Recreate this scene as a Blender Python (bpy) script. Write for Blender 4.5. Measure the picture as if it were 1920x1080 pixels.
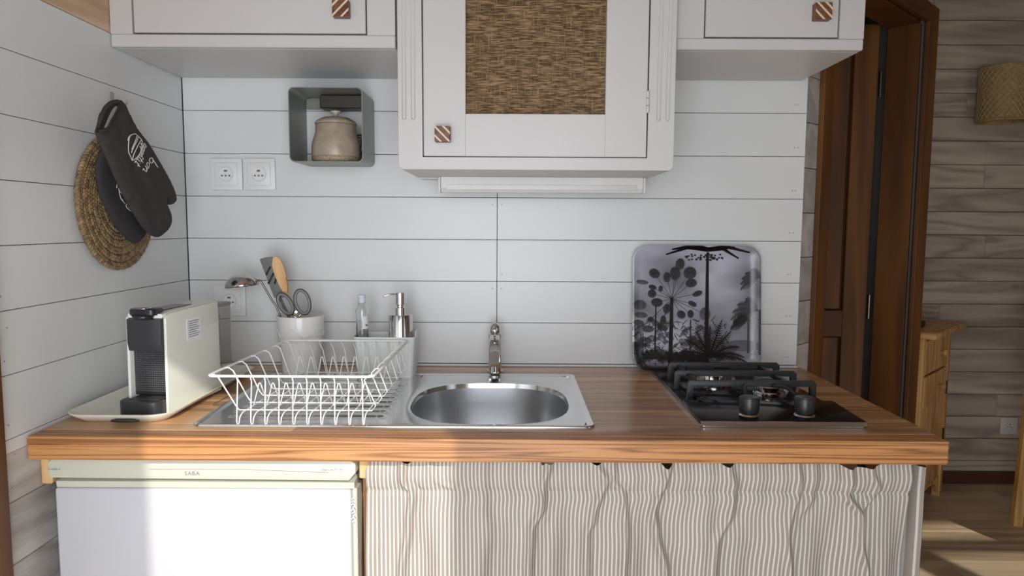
import bpy, bmesh, math, random
import numpy as np
from mathutils import Vector, Matrix
from mathutils.geometry import delaunay_2d_cdt

for o in list(bpy.data.objects): bpy.data.objects.remove(o)
S = bpy.context.scene
COL = S.collection
R = math.radians
random.seed(7)

# ------------------------------------------------------------------ camera
F = 1300.0; PITCH, YAW, ROLL = 0.09057, 0.001036, 0.005313
CAM = Vector((0, -1.8, 1.246))
_fw = Vector((-math.sin(YAW)*math.cos(PITCH), math.cos(YAW)*math.cos(PITCH), -math.sin(PITCH)))
_r0 = Vector((math.cos(YAW), math.sin(YAW), 0)); _u0 = _r0.cross(_fw)
_r = math.cos(ROLL)*_r0 + math.sin(ROLL)*_u0; _u = -math.sin(ROLL)*_r0 + math.cos(ROLL)*_u0
cd = bpy.data.cameras.new('camera'); cam = bpy.data.objects.new('camera', cd); COL.objects.link(cam)
cd.sensor_width = 36; cd.lens = F/1920*36; cd.clip_start = .02; cd.clip_end = 60
M = Matrix((( _r.x, _u.x, -_fw.x, CAM.x), (_r.y, _u.y, -_fw.y, CAM.y), (_r.z, _u.z, -_fw.z, CAM.z), (0,0,0,1)))
cam.matrix_world = M
S.camera = cam

def at(px, py, axis, val):
    """the point of the plane axis=val that the survey of the photograph gives for a pixel"""
    d = _fw + _r*((px-960)/F) + _u*((540-py)/F)
    t = (val - CAM[axis])/d[axis]
    return CAM + d*t
def xz(pts, y): return [(at(a, b, 1, y).x, at(a, b, 1, y).z) for a, b in pts]

# ------------------------------------------------------------------ light
w = bpy.data.worlds.new('sky'); S.world = w; w.use_nodes = True
bg = w.node_tree.nodes['Background']; bg.inputs[0].default_value = (.80, .90, 1.0, 1); bg.inputs[1].default_value = .7
sd = bpy.data.lights.new('sun', 'SUN'); sun = bpy.data.objects.new('sun', sd); COL.objects.link(sun)
sd.energy = 2.35; sd.angle = R(.6); sd.color = (1.0, .95, .86)
sun.rotation_euler = Vector((-.40, 1.0, -.64)).to_track_quat('-Z', 'Y').to_euler()
def area(name, loc, rot, sx, sy, e, col):
    l = bpy.data.lights.new(name, 'AREA'); l.shape = 'RECTANGLE'; l.size = sx; l.size_y = sy; l.energy = e; l.color = col
    o = bpy.data.objects.new(name, l); COL.objects.link(o); o.location = loc; o.rotation_euler = rot
    return o
area('daylight_through_glass_doors', (-.24, -2.20, 1.00), (R(90), 0, R(16)), 1.2, 1.5, 26, (.90, .945, 1.0))
S.view_settings.view_transform = 'Standard'; S.view_settings.look = 'None'
S.view_settings.gamma = 1; S.view_settings.use_curve_mapping = False
S.view_settings.exposure = 0.29

# ------------------------------------------------------------------ materials
MATS = {}
def _base(name, rough=.5, metal=0., color=(.8,.8,.8), spec=None, coat=0):
    m = bpy.data.materials.new(name); m.use_nodes = True; MATS[name] = m
    b = m.node_tree.nodes['Principled BSDF']
    b.inputs['Base Color'].default_value = (*color, 1); b.inputs['Roughness'].default_value = rough
    b.inputs['Metallic'].default_value = metal
    if coat: b.inputs['Coat Weight'].default_value = coat; b.inputs['Coat Roughness'].default_value = .12
    return m, m.node_tree, b
def nd(nt, t, **k):
    n = nt.nodes.new(t)
    for a, v in k.items():
        if a in n.inputs: n.inputs[a].default_value = v
        else: setattr(n, a, v)
    return n
def plain(name, color, rough=.5, metal=0., vary=.05, scale=12, bump=0., coat=0, bscale=120):
    m, nt, b = _base(name, rough, metal, color, coat=coat); L = nt.links.new
    tc = nd(nt, 'ShaderNodeTexCoord'); n = nd(nt, 'ShaderNodeTexNoise', Scale=scale, Detail=4.)
    L(tc.outputs['Object'], n.inputs['Vector'])
    r = nd(nt, 'ShaderNodeValToRGB')
    r.color_ramp.elements[0].position = .3; r.color_ramp.elements[1].position = .7
    r.color_ramp.elements[0].color = (*[c*(1-vary) for c in color], 1)
    r.color_ramp.elements[1].color = (*[min(1, c*(1+vary)) for c in color], 1)
    L(n.outputs['Fac'], r.inputs['Fac']); L(r.outputs['Color'], b.inputs['Base Color'])
    if bump:
        n2 = nd(nt, 'ShaderNodeTexNoise', Scale=float(bscale), Detail=3.)
        L(tc.outputs['Object'], n2.inputs['Vector'])
        bp = nd(nt, 'ShaderNodeBump', Strength=bump, Distance=.002); L(n2.outputs['Fac'], bp.inputs['Height'])
        L(bp.outputs['Normal'], b.inputs['Normal'])
    return m
def wood(name, dark, light, axis='X', rough=.4, ring=9., stretch=.06, vary=.25, coat=0, bump=.15, knots=False, lo=.15, hi=.75):
    """grain along axis, ring lines across it, a tone of its own for every board"""
    m, nt, b = _base(name, rough, 0, light, coat=coat); L = nt.links.new
    tc = nd(nt, 'ShaderNodeTexCoord'); oi = nd(nt, 'ShaderNodeObjectInfo')
    cmb = nd(nt, 'ShaderNodeVectorMath', operation='SCALE'); cmb.inputs[0].default_value = (13, 29, 17)
    L(oi.outputs['Random'], cmb.inputs['Scale'])
    add = nd(nt, 'ShaderNodeVectorMath', operation='ADD'); L(tc.outputs['Object'], add.inputs[0]); L(cmb.outputs[0], add.inputs[1])
    mp = nd(nt, 'ShaderNodeMapping'); sc = [1., 1., 1.]; sc['XYZ'.index(axis)] = stretch
    mp.inputs['Scale'].default_value = sc; L(add.outputs[0], mp.inputs['Vector'])
    n1 = nd(nt, 'ShaderNodeTexNoise', Scale=ring, Detail=2., Distortion=.6); L(mp.outputs[0], n1.inputs['Vector'])
    mul = nd(nt, 'ShaderNodeMath', operation='MULTIPLY'); mul.inputs[1].default_value = 9.
    L(n1.outputs['Fac'], mul.inputs[0])
    fr = nd(nt, 'ShaderNodeMath', operation='PINGPONG'); fr.inputs[1].default_value = 1.; L(mul.outputs[0], fr.inputs[0])
    n2 = nd(nt, 'ShaderNodeTexNoise', Scale=ring*22, Detail=3.); L(mp.outputs[0], n2.inputs['Vector'])
    mx = nd(nt, 'ShaderNodeMix', data_type='FLOAT'); mx.inputs[0].default_value = .35
    L(fr.outputs[0], mx.inputs[2]); L(n2.outputs['Fac'], mx.inputs[3])
    r = nd(nt, 'ShaderNodeValToRGB'); e = r.color_ramp.elements
    e[0].position = lo; e[0].color = (*dark, 1); e[1].position = hi; e[1].color = (*light, 1)
    L(mx.outputs[0], r.inputs['Fac'])
    hs = nd(nt, 'ShaderNodeHueSaturation'); L(r.outputs['Color'], hs.inputs['Color'])
    mr = nd(nt, 'ShaderNodeMapRange'); mr.inputs['To Min'].default_value = 1-vary; mr.inputs['To Max'].default_value = 1+vary
    L(oi.outputs['Random'], mr.inputs['Value']); L(mr.outputs[0], hs.inputs['Value'])
    out = hs.outputs['Color']
    if knots:
        v = nd(nt, 'ShaderNodeTexVoronoi', Scale=3.2); mk = nd(nt, 'ShaderNodeMapping')
        sk = [1.6, 1.6, 1.6]; sk['XYZ'.index(axis)] = .8; mk.inputs['Scale'].default_value = sk
        L(add.outputs[0], mk.inputs['Vector']); L(mk.outputs[0], v.inputs['Vector'])
        kr = nd(nt, 'ShaderNodeValToRGB'); kr.color_ramp.elements[0].position = .03; kr.color_ramp.elements[1].position = .085
        L(v.outputs['Distance'], kr.inputs['Fac'])
        kx = nd(nt, 'ShaderNodeMix', data_type='RGBA'); L(kr.outputs['Color'], kx.inputs[0])
        kx.inputs[6].default_value = (*[c*.45 for c in dark], 1); L(out, kx.inputs[7]); out = kx.outputs[2]
    L(out, b.inputs['Base Color'])
    if bump:
        bp = nd(nt, 'ShaderNodeBump', Strength=bump, Distance=.001); L(mx.outputs[0], bp.inputs['Height']); L(bp.outputs['Normal'], b.inputs['Normal'])
    return m
def metal(name, color, rough, aniso=None):
    m, nt, b = _base(name, rough, 1., color); L = nt.links.new
    if aniso:
        tc = nd(nt, 'ShaderNodeTexCoord'); mp = nd(nt, 'ShaderNodeMapping'); mp.inputs['Scale'].default_value = aniso
        n = nd(nt, 'ShaderNodeTexNoise', Scale=60., Detail=2.); L(tc.outputs['Object'], mp.inputs['Vector']); L(mp.outputs[0], n.inputs['Vector'])
        mr = nd(nt, 'ShaderNodeMapRange'); mr.inputs['To Min'].default_value = rough*.75; mr.inputs['To Max'].default_value = rough*1.3
        L(n.outputs['Fac'], mr.inputs['Value']); L(mr.outputs[0], b.inputs['Roughness'])
    return m

white_paint = plain('white_board_paint', (.72, .725, .725), .32, vary=.02, scale=5, bump=.10, bscale=40)
cab_paint = plain('white_cabinet_paint', (.575, .56, .56), .38, vary=.02, scale=4, bump=.08, bscale=50)
dark_gap = plain('dark_joint', (.13, .12, .11), .9)
pine = wood('honey_pine', (.34, .165, .07), (.62, .375, .195), 'X', .33, ring=13, stretch=.07, vary=.26, coat=.35, knots=True)
pine_edge = wood('worktop_edge_pine', (.20, .070, .020), (.54, .255, .095), 'X', .4, ring=62, stretch=.020, vary=.02, lo=.10, hi=.62)
pine_pale = wood('pale_pine', (.60, .38, .17), (.78, .56, .30), 'Z', .5, ring=9, stretch=.1)
pine_v = wood('dresser_pine', (.54, .26, .07), (.84, .51, .20), 'Z', .42, ring=9, stretch=.12, vary=.08, knots=True)
raw_pine = wood('unpainted_pine', (.48, .31, .19), (.68, .49, .34), 'Y', .6, ring=8, stretch=.1, vary=.05)
grey_y = wood('grey_washed_board_left', (.30, .265, .24), (.55, .515, .485), 'Y', .6, ring=8, stretch=.16, vary=.12)
grey_x = wood('grey_washed_board', (.35, .295, .245), (.60, .53, .45), 'X', .6, ring=8, stretch=.12, vary=.14, knots=True)
brown_z = wood('varnished_door_wood', (.085, .028, .004), (.17, .062, .008), 'Z', .5, ring=5, stretch=.08, vary=.06, bump=.05)
brown_x = wood('varnished_rail_wood', (.075, .022, .004), (.13, .044, .008), 'X', .5, ring=5, stretch=.1, vary=.06, bump=.05)
floor_wood = wood('pale_oak_floor', (.42, .31, .19), (.68, .54, .37), 'X', .38, ring=6, stretch=.09, vary=.10)
ceil_wood = wood('ceiling_pine', (.30, .19, .11), (.46, .32, .2), 'X', .6, ring=5, stretch=.08)
skirt = plain('brown_skirting', (.10, .035, .018), .5)
steel = metal('brushed_steel', (.74, .745, .75), .15)
bowlsteel = metal('bowl_steel', (.56, .57, .58), .30, (14, 14, 1))
chrome = metal('chrome', (.72, .70, .69), .08)
ladle_steel = metal('polished_steel', (.60, .58, .56), .14)
cream = plain('cream_plastic', (.58, .585, .49), .35, vary=.01)
fridge_white = plain('fridge_white', (.56, .56, .60), .38, vary=.01)
machine_white = plain('machine_cream', (.80, .81, .72), .22, vary=.01, coat=.3)
machine_black = plain('machine_black', (.022, .022, .025), .22, vary=.05)
machine_dark = plain('machine_dark_grey', (.034, .035, .039), .35)
tray_white = plain('cream_melamine', (.83, .82, .74), .25, vary=.01)
wire_white = plain('white_wire_coating', (.86, .86, .86), .3, vary=.01)
ceramic = plain('white_glazed_ceramic', (.80, .79, .78), .12, vary=.02)
bin_plastic = plain('white_fluted_plastic', (.76, .78, .76), .35, vary=.02)
socket_white = plain('socket_white', (.80, .80, .80), .3, vary=.01)
pin_dark = plain('socket_hole', (.03, .03, .03), .6)
niche_paint = plain('sage_grey_enamel', (.22, .23, .20), .35, vary=.04)
dark_brown = plain('dark_brown_plastic', (.03, .02, .012), .4)
jar_glaze = plain('beige_stoneware', (.40, .32, .25), .28, vary=.18, scale=40)
jar_band = plain('speckled_band', (.34, .28, .18), .5, vary=.4, scale=220)
charcoal = plain('charcoal_cotton', (.042, .038, .037), .9, vary=.2, scale=60, bump=.5, bscale=700)
charcoal2 = plain('charcoal_cotton_back', (.035, .032, .035), .9, vary=.2, scale=60, bump=.5, bscale=700)
lining = plain('grey_lining', (.33, .33, .34), .9)
printw = plain('white_print', (.72, .72, .72), .7)
seagrass = plain('seagrass', (.26, .17, .085), .75, vary=.55, scale=70, bump=.6, bscale=200)
black_glass = plain('black_hob_steel', (.035, .032, .030), .14, metal=.75, vary=.1)
hob_edge = metal('hob_edge_steel', (.55, .53, .51), .25)
iron = plain('black_iron', (.018, .018, .019), .45, bump=.3, bscale=300)
knob_black = plain('black_knob', (.02, .02, .021), .35)
knob_top = plain('grey_knob_top', (.10, .10, .10), .3, metal=.5)
knob_dark = wood('dark_knob_wood', (.10, .035, .018), (.19, .075, .035), 'X', .4, ring=40, stretch=.3, vary=.05)
knob_light = plain('pale_knob_strip', (.72, .56, .42), .45)
grey_nylon = plain('grey_nylon', (.17, .18, .18), .4)
wood_spoon = wood('spoon_beech', (.60, .33, .14), (.78, .49, .24), 'Z', .5, ring=14, stretch=.15, vary=.02)
scis_grey = plain('scissor_grey', (.20, .20, .20), .4)
scis_dark = plain('scissor_dark', (.03, .03, .03), .4)
ink = plain('grey_ink', (.22, .22, .23), .6)
ink_dark = plain('dark_ink', (.08, .08, .08), .6)
logo = metal('silver_lettering', (.42, .43, .47), .35)
black_plastic = plain('black_plastic', (.015, .016, .02), .5)
rattan = plain('woven_rattan', (.42, .29, .13), .6, vary=.3, scale=80)
lamp_white = plain('light_bar_white', (.76, .75, .74), .35)
cap_blue = plain('pale_blue_cap', (.62, .66, .76), .35)
def glassy(name, col=(1,1,1), rough=.02, ior=1.45):
    m, nt, b = _base(name, rough, 0, col); b.inputs['Transmission Weight'].default_value = 1; b.inputs['IOR'].default_value = ior
    return m
glass = glassy('clear_glass', (.93, .95, .95))
tank_glass = glassy('tank_plastic', (.90, .91, .91), .04, 1.15)

def stripes():
    m, nt, b = _base('striped_cotton', .85, 0, (.5,.45,.4)); L = nt.links.new
    uv = nd(nt, 'ShaderNodeUVMap'); uv.uv_map = 'UVMap'; sp = nd(nt, 'ShaderNodeSeparateXYZ'); L(uv.outputs[0], sp.inputs[0])
    mu = nd(nt, 'ShaderNodeMath', operation='MULTIPLY'); mu.inputs[1].default_value = 1.; L(sp.outputs[0], mu.inputs[0])
    fr = nd(nt, 'ShaderNodeMath', operation='FRACT'); L(mu.outputs[0], fr.inputs[0])
    pp = nd(nt, 'ShaderNodeMath', operation='PINGPONG'); pp.inputs[1].default_value = .5; L(fr.outputs[0], pp.inputs[0])
    r = nd(nt, 'ShaderNodeValToRGB'); e = r.color_ramp.elements
    e[0].position = .28; e[0].color = (.33, .285, .245, 1); e[1].position = .36; e[1].color = (.63, .60, .57, 1)
    L(pp.outputs[0], r.inputs['Fac']); L(r.outputs['Color'], b.inputs['Base Color'])
    n = nd(nt, 'ShaderNodeTexNoise', Scale=900.); tc = nd(nt, 'ShaderNodeTexCoord'); L(tc.outputs['Object'], n.inputs['Vector'])
    bp = nd(nt, 'ShaderNodeBump', Strength=.25, Distance=.001); L(n.outputs['Fac'], bp.inputs['Height']); L(bp.outputs['Normal'], b.inputs['Normal'])
    return m
stripe = stripes()
def burlap():
    m, nt, b = _base('burlap', .85, 0, (.3,.2,.1)); L = nt.links.new
    tc = nd(nt, 'ShaderNodeTexCoord')
    def threads(scale, stretch, dist):
        mp = nd(nt, 'ShaderNodeMapping'); mp.inputs['Scale'].default_value = stretch; L(tc.outputs['Object'], mp.inputs['Vector'])
        n = nd(nt, 'ShaderNodeTexNoise', Scale=scale, Detail=3., Distortion=dist); L(mp.outputs[0], n.inputs['Vector']); return n.outputs['Fac']
    h = threads(620., (.05, 1, 1), .5); v = threads(560., (1, 1, .05), .5)
    hr = nd(nt, 'ShaderNodeValToRGB'); hr.color_ramp.elements[0].position = .44; hr.color_ramp.elements[1].position = .62; L(h, hr.inputs['Fac'])
    vr = nd(nt, 'ShaderNodeValToRGB'); vr.color_ramp.elements[0].position = .54; vr.color_ramp.elements[1].position = .72; L(v, vr.inputs['Fac'])
    mx = nd(nt, 'ShaderNodeMath', operation='MAXIMUM'); L(hr.outputs['Color'], mx.inputs[0]); L(vr.outputs['Color'], mx.inputs[1])
    c = nd(nt, 'ShaderNodeValToRGB'); e = c.color_ramp.elements
    e[0].color = (.075, .038, .014, 1); e[1].color = (.37, .245, .12, 1); L(mx.outputs[0], c.inputs['Fac'])
    L(c.outputs['Color'], b.inputs['Base Color'])
    bp = nd(nt, 'ShaderNodeBump', Strength=.6, Distance=.001); L(mx.outputs[0], bp.inputs['Height']); L(bp.outputs['Normal'], b.inputs['Normal'])
    return m
burl = burlap()

# ------------------------------------------------------------------ helpers
LOC = {}
def tag(o, label, cat, group=None):
    o['label'] = label; o['category'] = cat
    if group: o['group'] = group
    return o
def thing(name, label, cat, loc=(0,0,0), rotz=0, group=None):
    o = bpy.data.objects.new(name, None); COL.objects.link(o); o.empty_display_size = .05
    o.location = loc; o.rotation_euler = (0, 0, rotz); tag(o, label, cat, group)
    LOC[o.name] = Vector(loc) if rotz == 0 else Vector((0,0,0))
    return o
def obj(name, bm, m, parent=None, smooth=False, label=None, kind=None):
    """link one mesh; vertices are given in room coordinates (in the thing's own frame when it is turned)"""
    me = bpy.data.meshes.new(name)
    if isinstance(bm, bmesh.types.BMesh):
        if parent is not None:
            sh = LOC.get(parent.name, Vector((0,0,0)))
            if sh.length: bmesh.ops.translate(bm, verts=bm.verts, vec=-sh)
        bmesh.ops.recalc_face_normals(bm, faces=bm.faces)
        bm.to_mesh(me); bm.free()
    else: me = bm
    if smooth:
        me.polygons.foreach_set('use_smooth', [True]*len(me.polygons))
    me.materials.append(m)
    o = bpy.data.objects.new(name, me); COL.objects.link(o)
    if smooth == 'auto':
        try: me.set_sharp_from_angle(angle=R(38))
        except Exception: pass
    if parent is not None:
        o.parent = parent; LOC[o.name] = LOC.get(parent.name, Vector((0,0,0)))
    if label: o['label'] = label
    if kind: o['kind'] = kind
    return o
def NB(): return bmesh.new()
def bx(bm, x0, x1, y0, y1, z0, z1, bev=0, seg=1, rot=None):
    r = bmesh.ops.create_cube(bm, size=1)
    vs = r['verts']
    for v in vs:
        v.co = Vector(((x0+x1)/2 + v.co.x*(x1-x0), (y0+y1)/2 + v.co.y*(y1-y0), (z0+z1)/2 + v.co.z*(z1-z0)))
    if bev:
        es = list({e for v in vs for e in v.link_edges})
        r2 = bmesh.ops.bevel(bm, geom=es, offset=bev, segments=seg, affect='EDGES', profile=.5)
        vs = list({v for f in r2['faces'] for v in f.verts} | {v for v in vs if v.is_valid})
    if rot is not None: bmesh.ops.transform(bm, matrix=rot, verts=[v for v in vs if v.is_valid])
    return bm
def box(x0, x1, y0, y1, z0, z1, bev=0, seg=1): return bx(NB(), x0, x1, y0, y1, z0, z1, bev, seg)
def catmull(P, n=6):
    P = [Vector(p) for p in P]; out = []
    for i in range(len(P)-1):
        a, b, c, d = P[max(i-1,0)], P[i], P[i+1], P[min(i+2, len(P)-1)]
        for k in range(n):
            t = k/n
            out.append(.5*((2*b)+(-a+c)*t+(2*a-5*b+4*c-d)*t*t+(-a+3*b-3*c+d)*t**3))
    out.append(P[-1]); return out
def tube(bm, P, r, seg=8, closed=False, rr=None):
    P = [Vector(p) for p in P]; n = len(P); rings = []; up = None
    for i, p in enumerate(P):
        t = (P[(i+1) % n] - P[i-1]) if closed else (P[min(i+1, n-1)] - P[max(i-1, 0)])
        if t.length < 1e-9: t = Vector((0,0,1))
        t.normalize()
        if up is None: up = Vector((0,0,1)) if abs(t.z) < .9 else Vector((1,0,0))
        s = t.cross(up)
        if s.length < 1e-6: s = t.orthogonal()
        s.normalize(); up = s.cross(t)
        q = rr[i] if rr else r
        rings.append([bm.verts.new(p + q*(math.cos(a)*s + math.sin(a)*up)) for a in [2*math.pi*k/seg for k in range(seg)]])
    m = n if closed else n-1
    for i in range(m):
        A, B = rings[i], rings[(i+1) % n]
        for k in range(seg): bm.faces.new((A[k], A[(k+1) % seg], B[(k+1) % seg], B[k]))
    if not closed:
        bm.faces.new(rings[0]); bm.faces.new(rings[-1][::-1])
    return bm
def lathe(bm, prof, c=(0,0,0), seg=32, f=None):
    c = Vector(c); rings = []
    for (r, z) in prof:
        if r < 1e-6: rings.append([bm.verts.new(c + Vector((0,0,z)))]); continue
        ring = []
        for k in range(seg):
            a = 2*math.pi*k/seg; q = r*(f(a, z) if f else 1)
            ring.append(bm.verts.new(c + Vector((q*math.cos(a), q*math.sin(a), z))))
        rings.append(ring)
    for A, B in zip(rings, rings[1:]):
        if len(A) == 1 and len(B) == 1: continue
        for k in range(seg):
            j = (k+1) % seg
            if len(A) == 1: bm.faces.new((A[0], B[k], B[j]))
            elif len(B) == 1: bm.faces.new((A[k], A[j], B[0]))
            else: bm.faces.new((A[k], A[j], B[j], B[k]))
    return bm
def prism(bm, pts, a, b, axis='Y', bev=0):
    """outline in the plane across axis: Y -> (x,z), X -> (y,z), Z -> (x,y)"""
    def mk(p, t):
        return {'Y': Vector((p[0], t, p[1])), 'X': Vector((t, p[0], p[1])), 'Z': Vector((p[0], p[1], t))}[axis]
    A = [bm.verts.new(mk(p, a)) for p in pts]; B = [bm.verts.new(mk(p, b)) for p in pts]
    n = len(pts); f1 = bm.faces.new(A); f2 = bm.faces.new(B[::-1])
    for i in range(n): bm.faces.new((A[i], A[(i+1) % n], B[(i+1) % n], B[i]))
    if bev:
        es = [e for f in (f1, f2) for e in f.edges]
        bmesh.ops.bevel(bm, geom=list(set(es)), offset=bev, segments=2, affect='EDGES', profile=.5)
    return bm
def rrect(cx, cy, hx, hy, r, n=6):
    out = []
    for (sx, sy, a0) in ((1,1,0), (-1,1,90), (-1,-1,180), (1,-1,270)):
        for k in range(n+1):
            a = R(a0 + 90*k/n); out.append((cx+sx*(hx-r)+r*math.cos(a), cy+sy*(hy-r)+r*math.sin(a)))
    return out
def loft(bm, loops, close_ends=(True, True)):
    rs = [[bm.verts.new(p) for p in l] for l in loops]; n = len(rs[0])
    for A, B in zip(rs, rs[1:]):
        for k in range(n): bm.faces.new((A[k], A[(k+1) % n], B[(k+1) % n], B[k]))
    if close_ends[0]: bm.faces.new(rs[0])
    if close_ends[1]: bm.faces.new(rs[-1][::-1])
    return bm
def struct(name, bm, m, parent=None, **k):
    o = obj(name, bm, m, parent, **k)
    if parent is None: o['kind'] = 'structure'
    return o
def sroot(name):
    o = bpy.data.objects.new(name, None); COL.objects.link(o); o['kind'] = 'structure'; o.empty_display_size = .1; return o
def text(name, s, size, m, parent, mat4, depth=.0004, spacing=1.0, label=None, shear=0):
    cu = bpy.data.curves.new(name, 'FONT'); cu.body = s; cu.size = size; cu.extrude = depth; cu.space_character = spacing
    cu.align_x = 'CENTER'; cu.align_y = 'CENTER'; cu.shear = shear; cu.resolution_u = 3
    t = bpy.data.objects.new('tmp_text', cu); COL.objects.link(t); bpy.context.view_layer.update()
    me = bpy.data.meshes.new_from_object(t.evaluated_get(bpy.context.evaluated_depsgraph_get()))
    bpy.data.objects.remove(t)
    me.transform(mat4)
    if parent is not None: me.transform(Matrix.Translation(-LOC.get(parent.name, Vector((0,0,0)))))
    return obj(name, me, m, parent, label=label)
def front(x, y, z): return Matrix.Translation((x, y, z)) @ Matrix.Rotation(R(90), 4, 'X')

# ------------------------------------------------------------------ room shell
XL, XR = -.844, .747; ZT = .8765; ZC = 2.40; YR = -2.3; XE = 3.7; YF = 1.5
Z0, DZ = 1.5329, .10841
lines = [Z0 + k*DZ for k in range(-14, 9)]
seamx = at(932, 480, 1, 0).x

wb = struct('wall_back', box(XL-.05, XR, .0125, .09, 0, ZC), dark_gap)
def board(par, bm, m, name='plank'): return obj(name, bm, m, par)
g = .0006
for z in [l for l in lines if l > .85]:
    z1 = min(z+DZ, ZC)
    if z > ZC-.02: continue
    cuts = [XL, seamx, XR] if .98 < z < 1.42 else [XL, XR]
    for a, b in zip(cuts, cuts[1:]):
        bm = box(a+(g if a == seamx else .0015), b-(g if b == seamx else 0), 0, .0125, z+g, z1-g, .0009)
        board(wb, bm, white_paint)
wb_low = struct('trim_1', box(XL, XR, -.010, .0, ZT+.0005, ZT+.0055, .001), white_paint)

# nail heads on the white boards
def nails(par, pts, axis, label=None):
    bm = NB()
    for (a, b) in pts:
        if axis == 'Y': bx(bm, a-.0014, a+.0014, -.0006, .0, b-.0014, b+.0014)
        else: bx(bm, XL, XL+.0006, a-.0014, a+.0014, b-.0014, b+.0014)
    o = obj('nail_heads', bm, plain('nail_grey', (.33,.33,.33), .6), par, kind='stuff')
pts = []
for z in [l for l in lines if .88 < l < 1.6]:
    for x in (XR-.022, XR-.030): pts += [(x+random.uniform(-.003,.003), z+.022), (x+random.uniform(-.003,.003), z+.084)]
for z in [l for l in lines if .98 < l < 1.3]: pts += [(seamx-.012, z+.09), (seamx+.012, z+.02), (seamx+.011, z+.09)]
nails(wb, pts[::2], 'Y')

# left wall, boards running towards the viewer; natural pine above, white in the middle, grey washed below
YL0 = -.686
wl = struct('wall_left', box(XL-.08, XL-.0125, YL0, .0, 0, ZC), dark_gap)
zl = [l for l in lines]
for i, z in enumerate(zl):
    z1 = min(z+DZ, ZC)
    if z > ZC-.02: continue
    if z+DZ*.5 > 1.66:
        board(wl, box(XL-.0125, XL+.0002, YL0, -.0015, z+g, z1-g, .0009), raw_pine)
    elif z > .87:
        board(wl, box(XL-.0125, XL, YL0, -.0015, z+g, z1-g, .0009), white_paint)
    elif z > .77:
        board(wl, box(XL-.0125, XL, YL0, -.0015, .8595, z1-g, .0009), white_paint)
        board(wl, box(XL-.0125, XL-.0005, YL0, -.0015, z+g, .859, .0009), grey_y)
    else:
        board(wl, box(XL-.0125, XL-.0005, YL0, -.0015, max(z, 0)+g, z1-g, .0009), grey_y)
nails(wl, [(-.665, z+.025) for z in lines if .75 < z < 1.2] + [(-.655, z+.08) for z in lines if .75 < z < 1.5][::2], 'X')
# brown post of the glazed opening at the near end of the left wall
struct('trim_2', box(XL-.08, XL+.012, -.77, YL0-.0005, 0, 2.2, .003), brown_z)
wl2 = struct('wall_left_near', box(XL-.08, XL-.001, YR, -.77, 0, ZC), white_paint)

# diagonal wall with the doorway
DX, DY = math.sin(R(47)), math.cos(R(47)); D0 = Vector((XR, .0127, 0))
def dp(t, n=0, z=0):   # along the wall, n = behind it
    return Vector((D0.x + DX*t - DY*n, D0.y + DY*t + DX*n, z))
def dbox(bm, t0, t1, n0, n1, z0, z1, bev=0):
    c = [dp(t0,n0,z0), dp(t1,n0,z0), dp(t1,n1,z0), dp(t0,n1,z0)]
    A = [bm.verts.new(v) for v in c]; B = [bm.verts.new(v + Vector((0,0,z1-z0))) for v in c]
    fs = [bm.faces.new(A[::-1]), bm.faces.new(B)] + [bm.faces.new((A[i], A[(i+1)%4], B[(i+1)%4], B[i])) for i in range(4)]
    if bev: bmesh.ops.bevel(bm, geom=list({e for f in fs for e in f.edges}), offset=bev, segments=1, affect='EDGES')
    return bm
T0, T1, T2, T3, T4 = .080, .143, .870, .964, .985
ZHI = at(1707, 41, 1, dp(T2).y).z; ZHO = at(1725, 18, 1, dp(T3).y).z
ZHO = max(ZHO, ZHI+.06)
wd = struct('wall_diagonal', dbox(dbox(dbox(NB(), 0, T1, .012, .10, 0, ZC), T1, T2, .012, .10, ZHI+.03, ZC), T2, T4, .012, .10, 0, ZC), plain('wall_core', (.42,.39,.36), .7))
grey_d = wood('grey_washed_board_door_wall', (.36, .33, .31), (.50, .47, .45), 'Z', .6, ring=6, stretch=1., vary=.12)
for k in range(21):
    z = k*.1165
    board(wd, dbox(NB(), 0.001, T0+.004, 0, .012, z+.001, min(z+.1165, ZC)-.001, .0008), grey_d)
for k in range(21):
    z = k*.1165
    board(wd, dbox(NB(), T3-.004, T4, 0, .012, z+.001, min(z+.1165, ZC)-.001, .0008), grey_d)
for k in range(2):
    z = ZHO + .004 + k*.14
    if z+.13 < ZC: board(wd, dbox(NB(), T0, T3, 0, .012, z, z+.138, .0008), grey_d)
struct('trim_3', dbox(NB(), T0, T1, -.014, .0, 0, ZHO, .002), brown_z)
struct('trim_4', dbox(NB(), T2, T3, -.014, .0, 0, ZHO, .002), brown_z)
# head of the casing, its outer corner cut off
bm = NB(); hp = [(T1, ZHI), (T2, ZHI), (T2, ZHO), (T1, ZHO)]
A = [bm.verts.new(dp(t, -.014, z)) for t, z in hp]; B = [bm.verts.new(dp(t, 0, z)) for t, z in hp]
bm.faces.new(A); bm.faces.new(B[::-1])
for i in range(4): bm.faces.new((A[i], A[(i+1)%4], B[(i+1)%4], B[i]))
struct('trim_5', bm, brown_x)
bm = dbox(NB(), T2-.004, T2+.010, .012, .115, 0, ZHI, .001); struct('trim_6', bm, brown_z)
bm = dbox(NB(), T1-.010, T1+.004, .012, .115, 0, ZHI, .001); struct('trim_7', bm, brown_z)
bm = dbox(NB(), T1, T2, .012, .115, ZHI, ZHI+.012, .001); struct('trim_8', bm, brown_x)
pE = dp(T4, .0)
struct('wall_inner', box(pE.x-.10, pE.x-.02, pE.y+.09, YF, 0, ZC), plain('inner_wall', (.3,.27,.24), .7))
struct('wall_store_left', box(XR-.55, XR-.5, .1, YF, 0, ZC), grey_x)

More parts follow.
